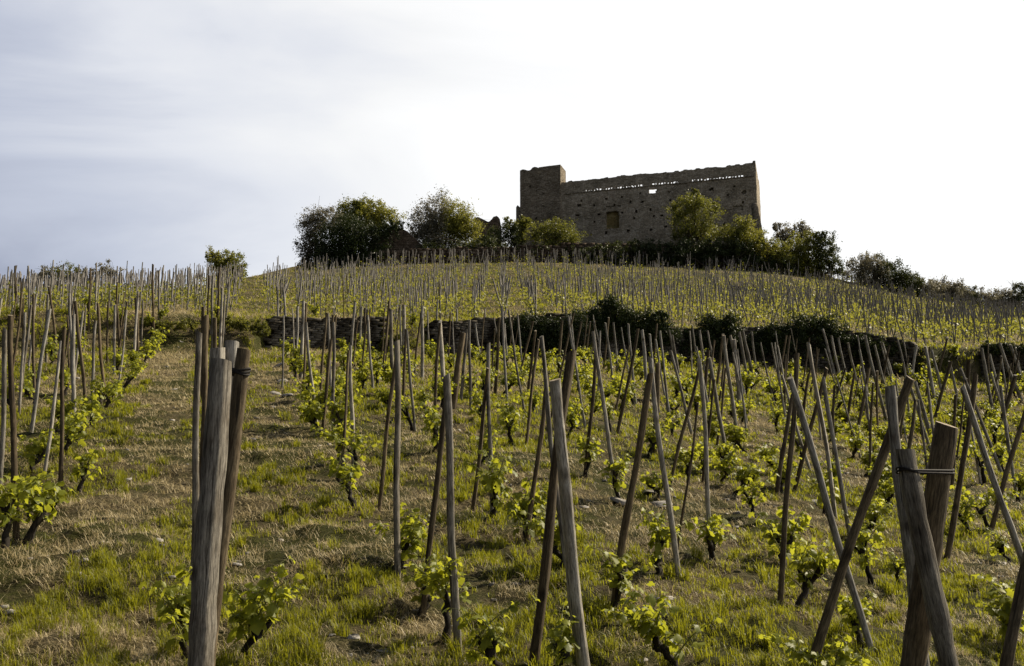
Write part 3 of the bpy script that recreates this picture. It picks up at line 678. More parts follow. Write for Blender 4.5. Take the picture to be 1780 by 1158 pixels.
# ------------------------------------------------------------------ stone walls
def drystone(name, label, u0, u1, dfun, ytop, ybot, mat, stone=(.34, .09), thick=.55, ragged=.08, cat='stone wall', group=None):
    """stacks real irregular stones along a line of the hill"""
    mb = MB(); u = u0
    p0 = None
    X0 = (u0 - CX) / F * dfun(u0); cur = u0
    # walk along by real length
    us = np.linspace(u0, u1, 400); ds = np.array([dfun(v) for v in us]); Xs = (us - CX) / F * ds
    base_h = Hs(Xs, ds - .5); top_h = np.array([(ytop(v) - CY) / F * dd for v, dd in zip(us, ds)])
    Pb = W(Xs, ds, base_h); Pt = W(Xs, ds, top_h)
    seglen = np.concatenate([[0], np.cumsum(np.linalg.norm(np.diff(Pb[:, :2], axis=0), axis=1))])
    total = seglen[-1]
    zmin = Pb[:, 2].min() - .15; zmax = Pt[:, 2].max() + ragged
    z = zmin; course = 0
    while z < zmax:
        hz = stone[1] * random.uniform(.7, 1.35); s = -random.uniform(0, stone[0])
        while s < total:
            ln = stone[0] * random.uniform(.45, 1.5); sm = s + ln / 2
            if 0 <= sm <= total:
                bx = np.interp(sm, seglen, Pb[:, 0]); by = np.interp(sm, seglen, Pb[:, 1]); bz = np.interp(sm, seglen, Pb[:, 2]); tz = np.interp(sm, seglen, Pt[:, 2])
                rg = ragged * (fbm(np.array([sm * .7]), np.array([3.3]), 3, 3)[0] - .5) * 3
                if z + hz > bz - .1 and z + hz * .5 < tz + rg:
                    k = min(int(np.interp(sm, seglen, np.arange(400))), 398); tv = Pb[k + 1] - Pb[k]; tv[2] = 0; tv /= np.linalg.norm(tv); nv = np.array([tv[1], -tv[0], 0])
                    c = np.array([bx, by, z + hz / 2]); e = random.uniform(-.035, .035)
                    V = []
                    for sz_ in (-1, 1):
                        for sx, sy in ((-1, 1), (1, 1), (1, -1), (-1, -1)):
                            V.append(c + tv * sx * (ln / 2 - .008) * random.uniform(.9, 1) + nv * (sy * thick / 2 + (e if sy > 0 else 0) + random.gauss(0, .012)) + np.array([0, 0, sz_ * (hz / 2 - .004) * random.uniform(.82, 1)]))
                    mb.add(V, [[0, 1, 2, 3][::-1], [4, 5, 6, 7], [0, 1, 5, 4], [1, 2, 6, 5], [2, 3, 7, 6], [3, 0, 4, 7]])
            s += ln
        z += hz
    o = mb.build(name, mat); return tag(o, label, cat, group)
dwf = lambda v: float(ip(v, T_DW)) - .16
lipf = lambda v: float(ip(v, T_LIP)) - 3
drystone('stone_wall', 'short dry stone terrace wall left of the grassy gap', 464, 660, dwf, lipf, None, M['schist'])
drystone('stone_wall', 'long dark dry stone terrace wall partly smothered by ivy', 742, 1590, dwf, lipf, None, M['schist'])
drystone('stone_wall', 'low dark terrace wall at the right edge of the photo', 1704, 1900, dwf, lipf, None, M['schist'])
plf = lambda v: float(ip(v, T_PL)) - 4
drystone('terrace_wall', 'brown upper terrace wall behind the crest stakes below the castle', 660, 1405, lambda v: float(ip(v, T_DC)) + 3.0, plf, None, M['ruin'], (.6, .22), .6)
# sliver of wall halfway up the slope
def midwall():
    dm = 66.
    mb = MB()
    for i in range(60):
        u = 1268 + i * 82 / 60; d = dm + (i * .02); X = (u - CX) / F * d; p = np.array(gp(X, d))
        for c in range(3):
            s = np.array([random.uniform(.05, .09), .2, random.uniform(.05, .08)])
            c0 = p + [random.gauss(0, .02), random.gauss(0, .03), .04 + c * .13 * (1 if 5 < i < 50 else .5)]
            V = [c0 + s * np.array(q) for q in ((-1, -1, -1), (1, -1, -1), (1, 1, -1), (-1, 1, -1), (-1, -1, 1), (1, -1, 1), (1, 1, 1), (-1, 1, 1))]
            mb.add(V, [[3, 2, 1, 0], [4, 5, 6, 7], [0, 1, 5, 4], [1, 2, 6, 5], [2, 3, 7, 6], [3, 0, 4, 7]])
    tag(mb.build('stone_wall', M['schist']), 'short low dark stone wall halfway up the right slope', 'stone wall')
midwall()

# ------------------------------------------------------------------ castle
TH = math.radians(17)
def cellwall(name, L, topf, thick, mat, parent, origin, angle, cell=.15, holes=(), recess=(), z0=-2.0, left=None, right=None, rough=.035, seed=0, endf=None, thin=None):
    """solid wall of rubble cells; holes are through openings, recesses are putlog pits; (s0,s1,z0,z1) in wall metres"""
    nx = int(L / cell); zmaxr = max(topf(x) for x in np.linspace(0, L, 50)); nz = int((zmaxr - z0) / cell)
    xs = np.linspace(0, L, nx + 1); Z = np.zeros((nx + 1, nz + 1)); Xg = np.zeros((nx + 1, nz + 1))
    for i, x in enumerate(xs):
        Z[i] = z0 + (topf(x) - z0) * np.linspace(0, 1, nz + 1); Xg[i] = x
    Z[1:-1, 1:-1] += RNG.normal(0, cell * .08, Z[1:-1, 1:-1].shape)
    Xg[1:-1, :] += RNG.normal(0, cell * .08, Xg[1:-1, :].shape)
    if endf is not None:
        for j in range(nz + 1):
            k = np.arange(nx + 1) / nx; Xg[:, j] += endf(Z[-1, j]) * smooth((k - .8) / .2) + 0
    fy = -rough * (fbm(Xg * 1.3, Z * 1.3, seed, 3) - .5) * 2 + RNG.normal(0, rough * .25, Z.shape)
    fill = np.ones((nx, nz), bool); rec = np.zeros((nx, nz)); ci = (xs[:-1] + xs[1:]) / 2
    Zc = (Z[:-1, :-1] + Z[1:, 1:]) / 2; Xc = (Xg[:-1, :-1] + Xg[1:, 1:]) / 2
    for (a, b, c, e) in holes: fill[(Xc > a) & (Xc < b) & (Zc > c) & (Zc < e)] = False
    for (a, b, c, e, dep) in recess: rec[(Xc > a) & (Xc < b) & (Zc > c) & (Zc < e)] = dep
    V = []; Q = []
    def quad(p): Q.append([len(V) + k for k in range(4)]); V.extend(p)
    def F_(i, j, r=0): return (Xg[i, j], fy[i, j] + r, Z[i, j])
    def B_(i, j): return (Xg[i, j], thin[1] if thin and Z[i, j] > thin[0] else thick, Z[i, j])
    for i in range(nx):
        for j in range(nz):
            if not fill[i, j]: continue
            r = rec[i, j]
            quad([F_(i, j, r), F_(i + 1, j, r), F_(i + 1, j + 1, r), F_(i, j + 1, r)])
            quad([B_(i + 1, j), B_(i, j), B_(i, j + 1), B_(i + 1, j + 1)])
            for di, dj, a, b in ((-1, 0, (i, j), (i, j + 1)), (1, 0, (i + 1, j + 1), (i + 1, j)), (0, -1, (i + 1, j), (i, j)), (0, 1, (i, j + 1), (i + 1, j + 1))):
                ii, jj = i + di, j + dj
                out = not (0 <= ii < nx and 0 <= jj < nz) or not fill[ii, jj]
                if out: quad([F_(*a, r), F_(*b, r), B_(*b), B_(*a)])
                elif rec[ii, jj] < r: quad([F_(*a, r), F_(*b, r), F_(*b, rec[ii, jj]), F_(*a, rec[ii, jj])])
    o = link(name, mesh_np(name, np.array(V), np.array(Q)), mat, parent); o.location = origin; o.rotation_euler = (0, 0, -angle)
    return o

castle = empty('castle_ruin', W(5.3, 102.5, -9.2))
tag(castle, 'roofless ruined stone castle with square tower on the hilltop', 'castle ruin')
C0 = Vector(castle.location)
def build_castle():
    dR, XR = 97.0, (1313 - CX) / F * 97.0
    R = Vector(W(XR, dR, -16.7)); L = 19.6
    ax = Vector((math.cos(TH), -math.sin(TH), 0)); nrm = Vector((math.sin(TH), math.cos(TH), 0))
    topZ = 31.65; baseZ = topZ - 7.75
    RO = Vector((R.x, R.y, 0)); O = RO - ax * L; O.z = baseZ
    H_ = topZ - baseZ
    P = [fbm(np.array([x * .9]), np.array([2.]), 3, 3)[0] for x in np.linspace(0, L, 200)]
    P2 = [random.random() for _ in range(60)]
    def topf(x):
        t = x / L; b = H_ - .22 + .20 * (t > .985) + .1 * t
        if .56 < t < .63: b -= .08
        return b + .34 * (P2[min(int(x / .42), 59)] - .5) * .5 + .2 * (np.interp(t, np.linspace(0, 1, 200), P) - .5) - .25 * smooth((.12 - t) / .12) * .6
    holes = []; recess = []
    zs = lambda x: topf(x) - 1.27 + .0 * x
    # row of small see-through slots under the parapet
    x = 2.6
    while x < L - 1.2:
        z = H_ - 1.28 - .10 + (x / L) * .12
        if not (8.55 < x < 9.3 or 12.2 < x < 13.2) and random.random() < .97: holes.append((x, x + .15, z - .09, z + .10))
        x += .30
    holes.append((9.15, 9.85, H_ - 2.22, H_ - 1.86))
    # blocked arched window
    wx0, wx1, wz0, wz1 = 4.75, 6.05, 2.2, 4.0
    for i in range(12):
        a = wx0 + (wx1 - wx0) * i / 12; b = wx0 + (wx1 - wx0) * (i + 1) / 12; m = ((a + b) / 2 - (wx0 + wx1) / 2) / ((wx1 - wx0) / 2)
        recess.append((a, b, wz0 + .03 * m * m, wz1 - .12 * m * m, .55))
    recess += [(4.7, 6.3, 4.35, 4.55, .1), (4.4, 4.7, 4.1, 4.3, .12)]
    for rz, n in ((.55, 11), (1.75, 10), (2.9, 10), (3.75, 9), (4.65, 10), (5.3, 8)):
        for k in range(n):
            xx = .7 + (L - 1.4) * (k + random.uniform(.15, .85)) / n; zz = rz + random.uniform(-.15, .15)
            if wx0 - .2 < xx < wx1 + .2 and wz0 - .3 < zz < wz1 + .3: continue
            recess.append((xx, xx + .24 + .15 * (random.random() < .15), zz, zz + .24, .5))
    recess += [(17.3, 18.3, 3.2, 3.5, .15), (14.2, 14.7, 4.2, 4.8, .12), (16, 17.5, 3.05, 3.2, .1), (18.3, 18.6, 4.6, 5.0, .2)]
    cw = cellwall('curtain_wall', L, topf, 1.1, M['castle'], castle, O - C0, TH, .11, holes, recess, z0=-3.0, seed=4, thin=(H_ - 2.3, .26))
    w = cellwall('window_infill', 1.5, lambda x: 1.9, .12, M['ochre'], castle, O - C0 + ax * 4.66 + nrm * .40 + Vector((0, 0, 2.12)), TH, .2, z0=0, rough=.05)
    w.name = 'blocked_window'
    w['label'] = 'ochre rubble blocking the arched window'
    # parapet ledge: a thin course of stones standing proud
    mb = MB(); x = .4
    while x < L - .2:
        ln = random.uniform(.18, .5); z = H_ - 1.5 - .10 + (x / L) * .12 + random.gauss(0, .012)
        V = [Vector((x + a * ln * .97, -.09 * (1 - b) + .03 + b * .1 - .02, z + c * .07)) for c in (0, 1) for a, b in ((0, 0), (1, 0), (1, 1), (0, 1))]
        mb.add([tuple(v) for v in V], [[3, 2, 1, 0], [4, 5, 6, 7], [0, 1, 5, 4], [1, 2, 6, 5], [2, 3, 7, 6], [3, 0, 4, 7]]); x += ln
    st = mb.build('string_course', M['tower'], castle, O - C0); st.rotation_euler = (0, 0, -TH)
    # right end wall running back from the corner
    def topb(x): return H_ - .05 + .15 * math.sin(x * 1.3) - .06 * x
    OB = RO.copy(); OB.z = baseZ
    cellwall('end_wall', 6.5, topb, 1.0, M['castle'], castle, OB - C0 + ax * .012 + nrm * .02, TH - PI / 2, .2, z0=-3.0, seed=8)
    # battered buttress at the right foot
    mb = MB()
    n = 14; V = []
    for j in range(n + 1):
        t = j / n; z = -3 + t * 6.6; out = .95 * (1 - t) ** 1.1 * 1.1 + .02
        for sx, sy in ((0, -.25), (1, -.25), (1, 1.2), (0, 1.2)): V.append((L - .5 + sx * (.5 + out) + random.gauss(0, .02), sy * (1 if sy > 0 else (.1 + (1 - t) * .9)) + random.gauss(0, .015), z))
    q = [[j * 4 + a, j * 4 + (a + 1) % 4, j * 4 + 4 + (a + 1) % 4, j * 4 + 4 + a] for j in range(n) for a in range(4)] + [[n * 4, n * 4 + 1, n * 4 + 2, n * 4 + 3]]
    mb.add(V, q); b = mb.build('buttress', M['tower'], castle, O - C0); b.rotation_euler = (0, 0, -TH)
    # tower
    tl = 4.35; TO = O - ax * (tl - .12) - nrm * .35
    def topt(x): return H_ + 1.42 + (x / tl) * .12 + .10 * math.sin(x * 5) * (x < 2) - (.12 if x < 1.2 else 0)
    rc = [(random.uniform(.3, 3.9),) * 1 for _ in range(5)]
    rs = []
    for _ in range(16):
        a = random.uniform(.3, 3.9); z = random.uniform(1, 8); rs.append((a, a + .16, z, z + .16, .2))
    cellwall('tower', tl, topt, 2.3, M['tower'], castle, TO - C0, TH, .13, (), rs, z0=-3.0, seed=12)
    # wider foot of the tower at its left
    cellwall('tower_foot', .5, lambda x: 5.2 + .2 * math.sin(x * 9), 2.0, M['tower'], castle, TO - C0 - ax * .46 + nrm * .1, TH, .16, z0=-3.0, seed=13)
build_castle()

# ------------------------------------------------------------------ ruins beside the castle
def outline_wall(name, label, pts, d, thick, mat, ybase, cat='ruin'):
    """rubble wall with an uneven top given by (px, py); stands at its own distance"""
    u0, u1 = pts[0][0], pts[-1][0]; s = d / F
    L = (u1 - u0) * s; zb = -(ybase - CY) / F * d
    O = Vector(W((u0 - CX) / F * d, d, (ybase - CY) / F * d))
    tf = lambda x: (ybase - ip(u0 + x / s, pts)) * s + .12 * (hash2(np.array([int(x / .5)]), np.array([3]), 5)[0] - .5)
    root = cellwall(name, L, tf, thick, mat, None, O, 0, .16, (), [(random.uniform(.2, L), ) * 1 + (0, 0, 0, 0) for _ in range(0)], z0=-1.2, seed=21, rough=.07)
    return tag(root, label, cat)
outline_wall('ruined_gable', 'brown ruined stone gable beside the dark ivied mound', [(640, 420), (655, 405), (672, 397), (690, 393), (706, 400), (722, 415), (738, 432), (748, 450)], 90.0, .8, M['ruin'], 452)
outline_wall('ruined_wall_fragment', 'small jagged piece of dark masonry left of the castle', [(822, 379), (830, 376), (838, 380), (846, 385), (852, 382), (857, 376), (864, 374), (870, 382), (872, 400)], 99.0, .9, M['ruin'], 415)

# ------------------------------------------------------------------ trees and shrubs
def shrub(name, label, blobs, d, n, leaf, mat, cat='shrub', base=None, stemr=.05, gap=.35, depth=.8, mat2=None, group=None, shell=.35, bare=0, vine=False):
    """blobs: (px, py, rx_px, ry_px) clumps of the crown; leaves are real small faces spread in the clumps"""
    blobs = [(b[0], b[1], b[2] * 1.16, b[3] * 1.16) for b in blobs]; n = int(n * 1.25); stemr = stemr * min(1, d / 85) ** 1.4
    s = d / F; X0 = (np.mean([b[0] for b in blobs]) if base is None else base[0]); X0 = (X0 - CX) * s
    B = gp(X0, d); root = empty(name, B); root['label'] = label; root['category'] = cat
    if group: root['group'] = group
    wt = np.array([b[2] * b[3] for b in blobs], float) ** .75; wt /= wt.sum()
    P = []; RN = []; ctrs = []
    for b, w in zip(blobs, wt):
        m = int(n * w); c = np.array(W((b[0] - CX) * s, d + RNG.uniform(-.25, .25) * b[2] * s * depth, (b[1] - CY) * s)); ctrs.append((c, b[2] * s, b[3] * s))
        # clustered twigs: sub clumps on the shell
        ns = max(6, m // 38); v = RNG.normal(0, 1, (ns, 3)); v /= np.linalg.norm(v, axis=1)[:, None]
        rr = (shell + (1 - shell) * RNG.random(ns) ** .5) * (1 + .16 * RNG.standard_normal(ns))
        keep = RNG.random(ns) > gap * .5
        v = v[keep]; rr = rr[keep]; ns = len(v)
        cc = v * rr[:, None] * np.array([b[2] * s, b[2] * s * depth, b[3] * s]); k = RNG.integers(0, ns, m)
        sp = min(b[2], b[3]) * s * .17
        pts = cc[k] + RNG.normal(0, 1, (m, 3)) * sp * RNG.uniform(.5, 1.3, (m, 1))
        P.append(c + pts); RN.append(np.clip(.5 + .35 * (RNG.random(ns)[k] - .5) * 2 + RNG.normal(0, .12, m), 0, 1))
    P = np.concatenate(P) - np.array(B); RN = np.concatenate(RN); m = len(P)
    a = RNG.normal(0, 1, (m, 3)); a /= np.linalg.norm(a, axis=1)[:, None]; c_ = np.cross(a, RNG.normal(0, 1, (m, 3))); c_ /= np.linalg.norm(c_, axis=1)[:, None]
    sz = leaf * RNG.uniform(.6, 1.25, m)[:, None]
    V = np.stack([P - a * sz, P - c_ * sz * .5, P + a * sz, P + c_ * sz * .5], 1).reshape(-1, 3)
    q = np.arange(m)[:, None] * 4 + np.array([[0, 1, 2, 3]])
    idx = np.zeros(m, int)
    mats = [mat]
    if mat2: mats.append(mat2); idx = (P[:, 0] + RNG.normal(0, .4, m) > np.median(P[:, 0]) + .1).astype(int) if not callable(mat2) else idx
    me = mesh_np('crown', V, q, None, np.repeat(RN, 4), False, idx)
    link('foliage' if vine else 'crown', me, mats, root)
    tb = MB()
    for c, rx, rz in ctrs:
        c = c - np.array(B)
        for k in range(3 + bare):
            e = c + RNG.normal(0, .5, 3) * [rx, rx * depth, rz] + np.array([0, 0, rz * .2 * (1 if not bare else 1.5)])
            st = np.array([e[0] * .15 + random.gauss(0, .1), random.gauss(0, .1), -.2])
            Q = [st + (e - st) * f + np.array([math.sin(f * 3) * .12 * random.gauss(0, 1), 0, math.sin(f * PI) * .25 * rz]) for f in np.linspace(0, 1, 7)]
            tb.tube(Q, np.linspace(stemr, stemr * .15, 7), 6, True, 0, .1)
            for b2 in range(3 + bare):
                i = random.randint(2, 5); e2 = Q[i] + RNG.normal(0, .45, 3) * [rx, rx * depth, rz]
                tb.tube([Q[i], (Q[i] + e2) / 2 + RNG.normal(0, .04, 3), e2], [stemr * .4, stemr * .25, stemr * .1], 5, True)
    tb.build('stems' if vine else 'trunk', M['branch'], root)
    return root
G, Y, K, E, D_ = M['green_leaf'], M['yellow_leaf'], M['grey_leaf'], M['ivy'], M['dark_leaf']
shrub('small_tree', 'lone round leafy tree on the left skyline', [(380, 452, 22, 16), (402, 458, 22, 17), (392, 470, 24, 18), (372, 445, 9, 8), (415, 470, 13, 14)], 64, 5200, .075, Y, 'tree', mat2=G)
shrub('bush', 'wide grey green bush behind stakes on the left skyline', [(92, 482, 28, 17), (118, 476, 24, 14), (72, 490, 16, 10)], 64, 3400, .07, K, mat2=G, bare=2)
shrub('bush', 'twiggy bush right of the wide one on the left skyline', [(152, 482, 22, 13), (182, 474, 20, 14), (197, 484, 12, 10)], 64.5, 2600, .07, K, bare=3)
shrub('tree', 'pale grey leaved tree at the left end of the hilltop', [(545, 392, 24, 22), (536, 425, 18, 26), (570, 380, 22, 18), (556, 440, 16, 20), (530, 455, 10, 12)], 92, 11000, .09, K, 'tree', bare=3, gap=.5)
shrub('tree', 'yellow green tree rising behind the dark ivied mound', [(610, 372, 26, 20), (642, 368, 28, 18), (668, 380, 22, 18), (630, 385, 36, 18), (625, 358, 14, 10)], 95, 15000, .095, G, 'tree', mat2=Y)
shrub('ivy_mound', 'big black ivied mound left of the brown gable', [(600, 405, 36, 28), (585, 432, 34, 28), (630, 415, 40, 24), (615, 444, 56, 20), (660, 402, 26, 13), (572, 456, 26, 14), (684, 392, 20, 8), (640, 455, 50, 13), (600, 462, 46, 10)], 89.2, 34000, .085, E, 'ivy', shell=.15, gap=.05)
shrub('tree', 'round tree grey on its left and yellow green on its right', [(745, 385, 30, 26), (775, 372, 34, 26), (796, 390, 28, 24), (808, 402, 26, 22), (770, 405, 40, 24), (740, 408, 24, 20)], 93, 24000, .09, K, 'tree', mat2=Y, bare=2)
shrub('bush', 'dark low bush below the broken masonry fragment', [(868, 412, 22, 16), (885, 402, 16, 16), (850, 425, 20, 12), (900, 420, 16, 14)], 92, 6000, .08, D_)
shrub('young_tree', 'spiky young tree at the left foot of the tower', [(893, 392, 12, 10), (905, 402, 16, 14), (915, 388, 10, 12), (884, 384, 6, 5)], 93, 2600, .10, G, 'tree', bare=3)
shrub('bush', 'rounded green bush at the right foot of the tower', [(940, 408, 22, 18), (962, 400, 22, 18), (985, 408, 22, 20), (970, 425, 32, 16), (998, 420, 12, 16)], 91, 9500, .08, G, mat2=G)
shrub('hedge', 'low dark hedge of brambles behind the crest stakes left of the tower', [(745, 436, 20, 16), (760, 440, 30, 12), (800, 434, 30, 14), (845, 430, 30, 14), (890, 438, 30, 12), (935, 440, 34, 12), (985, 445, 28, 10)], 90, 12000, .08, D_, 'hedge', shell=.2, gap=.1)
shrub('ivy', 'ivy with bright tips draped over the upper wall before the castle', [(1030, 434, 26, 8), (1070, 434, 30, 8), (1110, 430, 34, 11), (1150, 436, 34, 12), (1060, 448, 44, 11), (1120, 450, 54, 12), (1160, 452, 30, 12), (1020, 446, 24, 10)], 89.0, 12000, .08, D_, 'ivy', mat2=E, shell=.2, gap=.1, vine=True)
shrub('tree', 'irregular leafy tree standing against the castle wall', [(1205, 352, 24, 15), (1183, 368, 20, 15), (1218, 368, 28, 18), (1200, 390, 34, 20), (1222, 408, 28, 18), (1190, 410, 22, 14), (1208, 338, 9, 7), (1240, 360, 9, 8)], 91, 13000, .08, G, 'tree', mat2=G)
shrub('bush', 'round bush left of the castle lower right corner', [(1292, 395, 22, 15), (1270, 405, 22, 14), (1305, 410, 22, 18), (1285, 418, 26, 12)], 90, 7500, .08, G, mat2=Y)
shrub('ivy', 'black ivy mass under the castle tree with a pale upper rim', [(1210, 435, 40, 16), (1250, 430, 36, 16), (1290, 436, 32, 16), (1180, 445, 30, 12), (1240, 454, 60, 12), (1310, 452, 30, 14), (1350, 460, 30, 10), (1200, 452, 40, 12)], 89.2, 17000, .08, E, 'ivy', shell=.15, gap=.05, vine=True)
shrub('bush', 'yellow green brambles below the castle right corner', [(1325, 425, 20, 10), (1345, 432, 22, 13), (1360, 446, 18, 13), (1335, 448, 18, 10)], 89.5, 6000, .08, Y, mat2=G)
shrub('bush', 'pale grey shrub just right of the castle', [(1360, 405, 16, 14), (1385, 402, 20, 12), (1352, 395, 8, 8), (1398, 410, 14, 14)], 95, 4200, .085, K, bare=3)
shrub('bush', 'tall green shrub last right of the castle', [(1385, 425, 24, 15), (1415, 418, 18, 14), (1435, 430, 20, 18), (1410, 442, 34, 16), (1425, 410, 12, 8), (1440, 450, 18, 14), (1385, 448, 26, 14), (1415, 462, 34, 12), (1450, 468, 20, 10), (1375, 462, 24, 12)], 91, 19000, .085, G, mat2=D_)
shrub('bush', 'feathery grey bush on the falling right skyline', [(1495, 464, 24, 17), (1525, 460, 26, 16), (1545, 475, 28, 17), (1510, 482, 40, 20), (1555, 494, 36, 18), (1580, 488, 20, 12), (1500, 500, 30, 14), (1545, 512, 34, 14)], 94, 19000, .09, K, mat2=D_, bare=3)
shrub('bush', 'small dark bush right of the feathery one', [(1578, 492, 20, 12), (1600, 496, 20, 12), (1590, 508, 36, 15), (1622, 508, 22, 13), (1600, 524, 36, 12)], 95, 11000, .08, D_, mat2=K, bare=1)
shrub('bush', 'twiggy pale bush midway down the right skyline', [(1635, 496, 15, 12), (1657, 500, 16, 11), (1645, 512, 32, 14), (1650, 526, 34, 12)], 96.5, 8500, .08, K, bare=4)
shrub('bush', 'low dark bush before the last skyline bushes', [(1680, 510, 22, 11), (1670, 522, 32, 14), (1700, 524, 28, 14), (1700, 538, 34, 10)], 97, 10000, .08, D_, mat2=K, bare=1)
shrub('bush', 'broad bush at the right end of the skyline', [(1725, 517, 24, 12), (1755, 519, 26, 13), (1745, 534, 50, 15), (1790, 528, 28, 20), (1776, 503, 14, 11), (1750, 545, 50, 11)], 97.5, 17000, .08, K, mat2=D_, bare=2)
# ivy over the middle wall
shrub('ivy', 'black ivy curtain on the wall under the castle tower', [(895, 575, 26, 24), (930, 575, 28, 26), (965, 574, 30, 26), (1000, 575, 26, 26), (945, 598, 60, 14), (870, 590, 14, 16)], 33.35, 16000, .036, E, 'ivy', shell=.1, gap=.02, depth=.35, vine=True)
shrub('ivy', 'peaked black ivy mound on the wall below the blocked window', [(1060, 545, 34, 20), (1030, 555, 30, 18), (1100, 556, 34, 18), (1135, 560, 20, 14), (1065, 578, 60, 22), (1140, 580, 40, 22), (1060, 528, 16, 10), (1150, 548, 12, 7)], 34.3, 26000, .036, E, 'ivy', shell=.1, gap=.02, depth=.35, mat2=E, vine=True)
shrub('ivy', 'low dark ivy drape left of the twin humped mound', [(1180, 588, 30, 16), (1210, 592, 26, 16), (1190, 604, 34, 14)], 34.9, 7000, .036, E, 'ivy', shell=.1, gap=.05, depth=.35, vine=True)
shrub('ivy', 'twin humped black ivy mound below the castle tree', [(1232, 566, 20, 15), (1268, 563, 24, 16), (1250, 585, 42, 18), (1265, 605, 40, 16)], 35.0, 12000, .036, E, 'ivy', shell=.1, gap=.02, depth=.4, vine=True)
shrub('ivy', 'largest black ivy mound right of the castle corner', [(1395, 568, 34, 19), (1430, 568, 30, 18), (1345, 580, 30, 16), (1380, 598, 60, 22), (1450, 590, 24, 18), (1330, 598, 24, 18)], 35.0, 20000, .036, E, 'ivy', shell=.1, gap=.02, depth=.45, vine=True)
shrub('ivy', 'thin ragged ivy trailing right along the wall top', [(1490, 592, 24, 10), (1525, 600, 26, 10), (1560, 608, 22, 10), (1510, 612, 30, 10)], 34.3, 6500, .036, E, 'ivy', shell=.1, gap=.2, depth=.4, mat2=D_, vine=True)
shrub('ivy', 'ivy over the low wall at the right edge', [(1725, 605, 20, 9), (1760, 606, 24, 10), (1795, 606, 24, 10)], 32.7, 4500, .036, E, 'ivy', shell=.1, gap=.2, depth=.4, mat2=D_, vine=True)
shrub('bramble', 'green brambles on the bank left of the stone wall', [(405, 562, 26, 9), (435, 566, 26, 9), (375, 560, 20, 8), (455, 575, 14, 8)], 29.3, 6500, .03, Y, 'bramble', shell=.2, depth=.5, mat2=G, vine=True)
shrub('bramble', 'green weeds on the bank at the top of the path', [(285, 568, 24, 8), (320, 566, 26, 8), (255, 562, 20, 8)], 28.6, 4000, .03, G, 'bramble', shell=.2, depth=.5, mat2=Y, vine=True)
shrub('bramble', 'weedy clump in the gap between the two walls', [(690, 590, 16, 10), (712, 596, 18, 9), (668, 600, 10, 12)], 31.6, 3200, .03, G, 'bramble', shell=.2, depth=.5, vine=True)

# ------------------------------------------------------------------ loose stones and a broken stick
ST = [(1150, 888, .16, 'flat pale slate lying below the tree at the castle'), (1128, 868, .10, 'small slate left of the flat pale slate'), (1425, 878, .16, 'flat slate between two leaning stakes right of centre'), (1438, 890, .09, 'thin white stone beside the flat slate right of centre'),
      (1080, 884, .12, 'dark slate at the foot of a pale leaning stake'), (408, 985, .05, 'small white stone in the grass right of the big post'), (482, 640, .16, 'topmost slab of the stone heap left of the wall'), (490, 668, .14, 'middle slab of the stone heap left of the wall'),
      (478, 682, .12, 'lowest slab of the stone heap left of the wall'), (500, 690, .13, 'right hand slab of the stone heap left of the wall'), (620, 648, .14, 'dark flat stone below the left stone wall'), (1115, 1140, .05, 'white pebble near the bottom edge'), (1330, 790, .08, 'pale stone in the straw right of centre'), (1440, 600 + 283, .05, 'little pale pebble by the flat slate')]
for px, py, s, lab in ST:
    X, d = hit(px, py); P = gp(X, d); mb = MB(); n = 9; a = np.arange(n) / n * 2 * PI; rr = s * RNG.uniform(.7, 1.15, n)
    ring = np.stack([np.cos(a) * rr, np.sin(a) * rr * .7, RNG.normal(0, s * .05, n)], -1); j = np.arange(n)
    V = np.vstack([ring * 1.02, ring * .95 + [0, 0, s * .22], ring * .55 + [0, 0, s * .30], [[0, 0, s * .32]]])
    q = [[i, (i + 1) % n, n + (i + 1) % n, n + i] for i in j] + [[n + i, n + (i + 1) % n, 2 * n + (i + 1) % n, 2 * n + i] for i in j]
    mb.add(V, q, [[2 * n + i, 2 * n + (i + 1) % n, 3 * n] for i in j])
    o = mb.build('stone', M['slate'], loc=P + Vector((0, 0, .01))); o.rotation_euler = (random.gauss(0, .2), random.gauss(0, .2), random.uniform(0, 6)); tag(o, lab, 'stone', 'loose stones on the vineyard ground')
X, d = hit(1387, 930); P = gp(X, d); mb = MB(); mb.tube([(-.12, .05, .05), (0, 0, .055), (.13, -.06, .03)], [.014, .017, .012], 7, True, 0, .1)
tag(mb.build('stick', M['cut_wood'], loc=P), 'broken pale stick lying in the grass right of centre', 'stick')

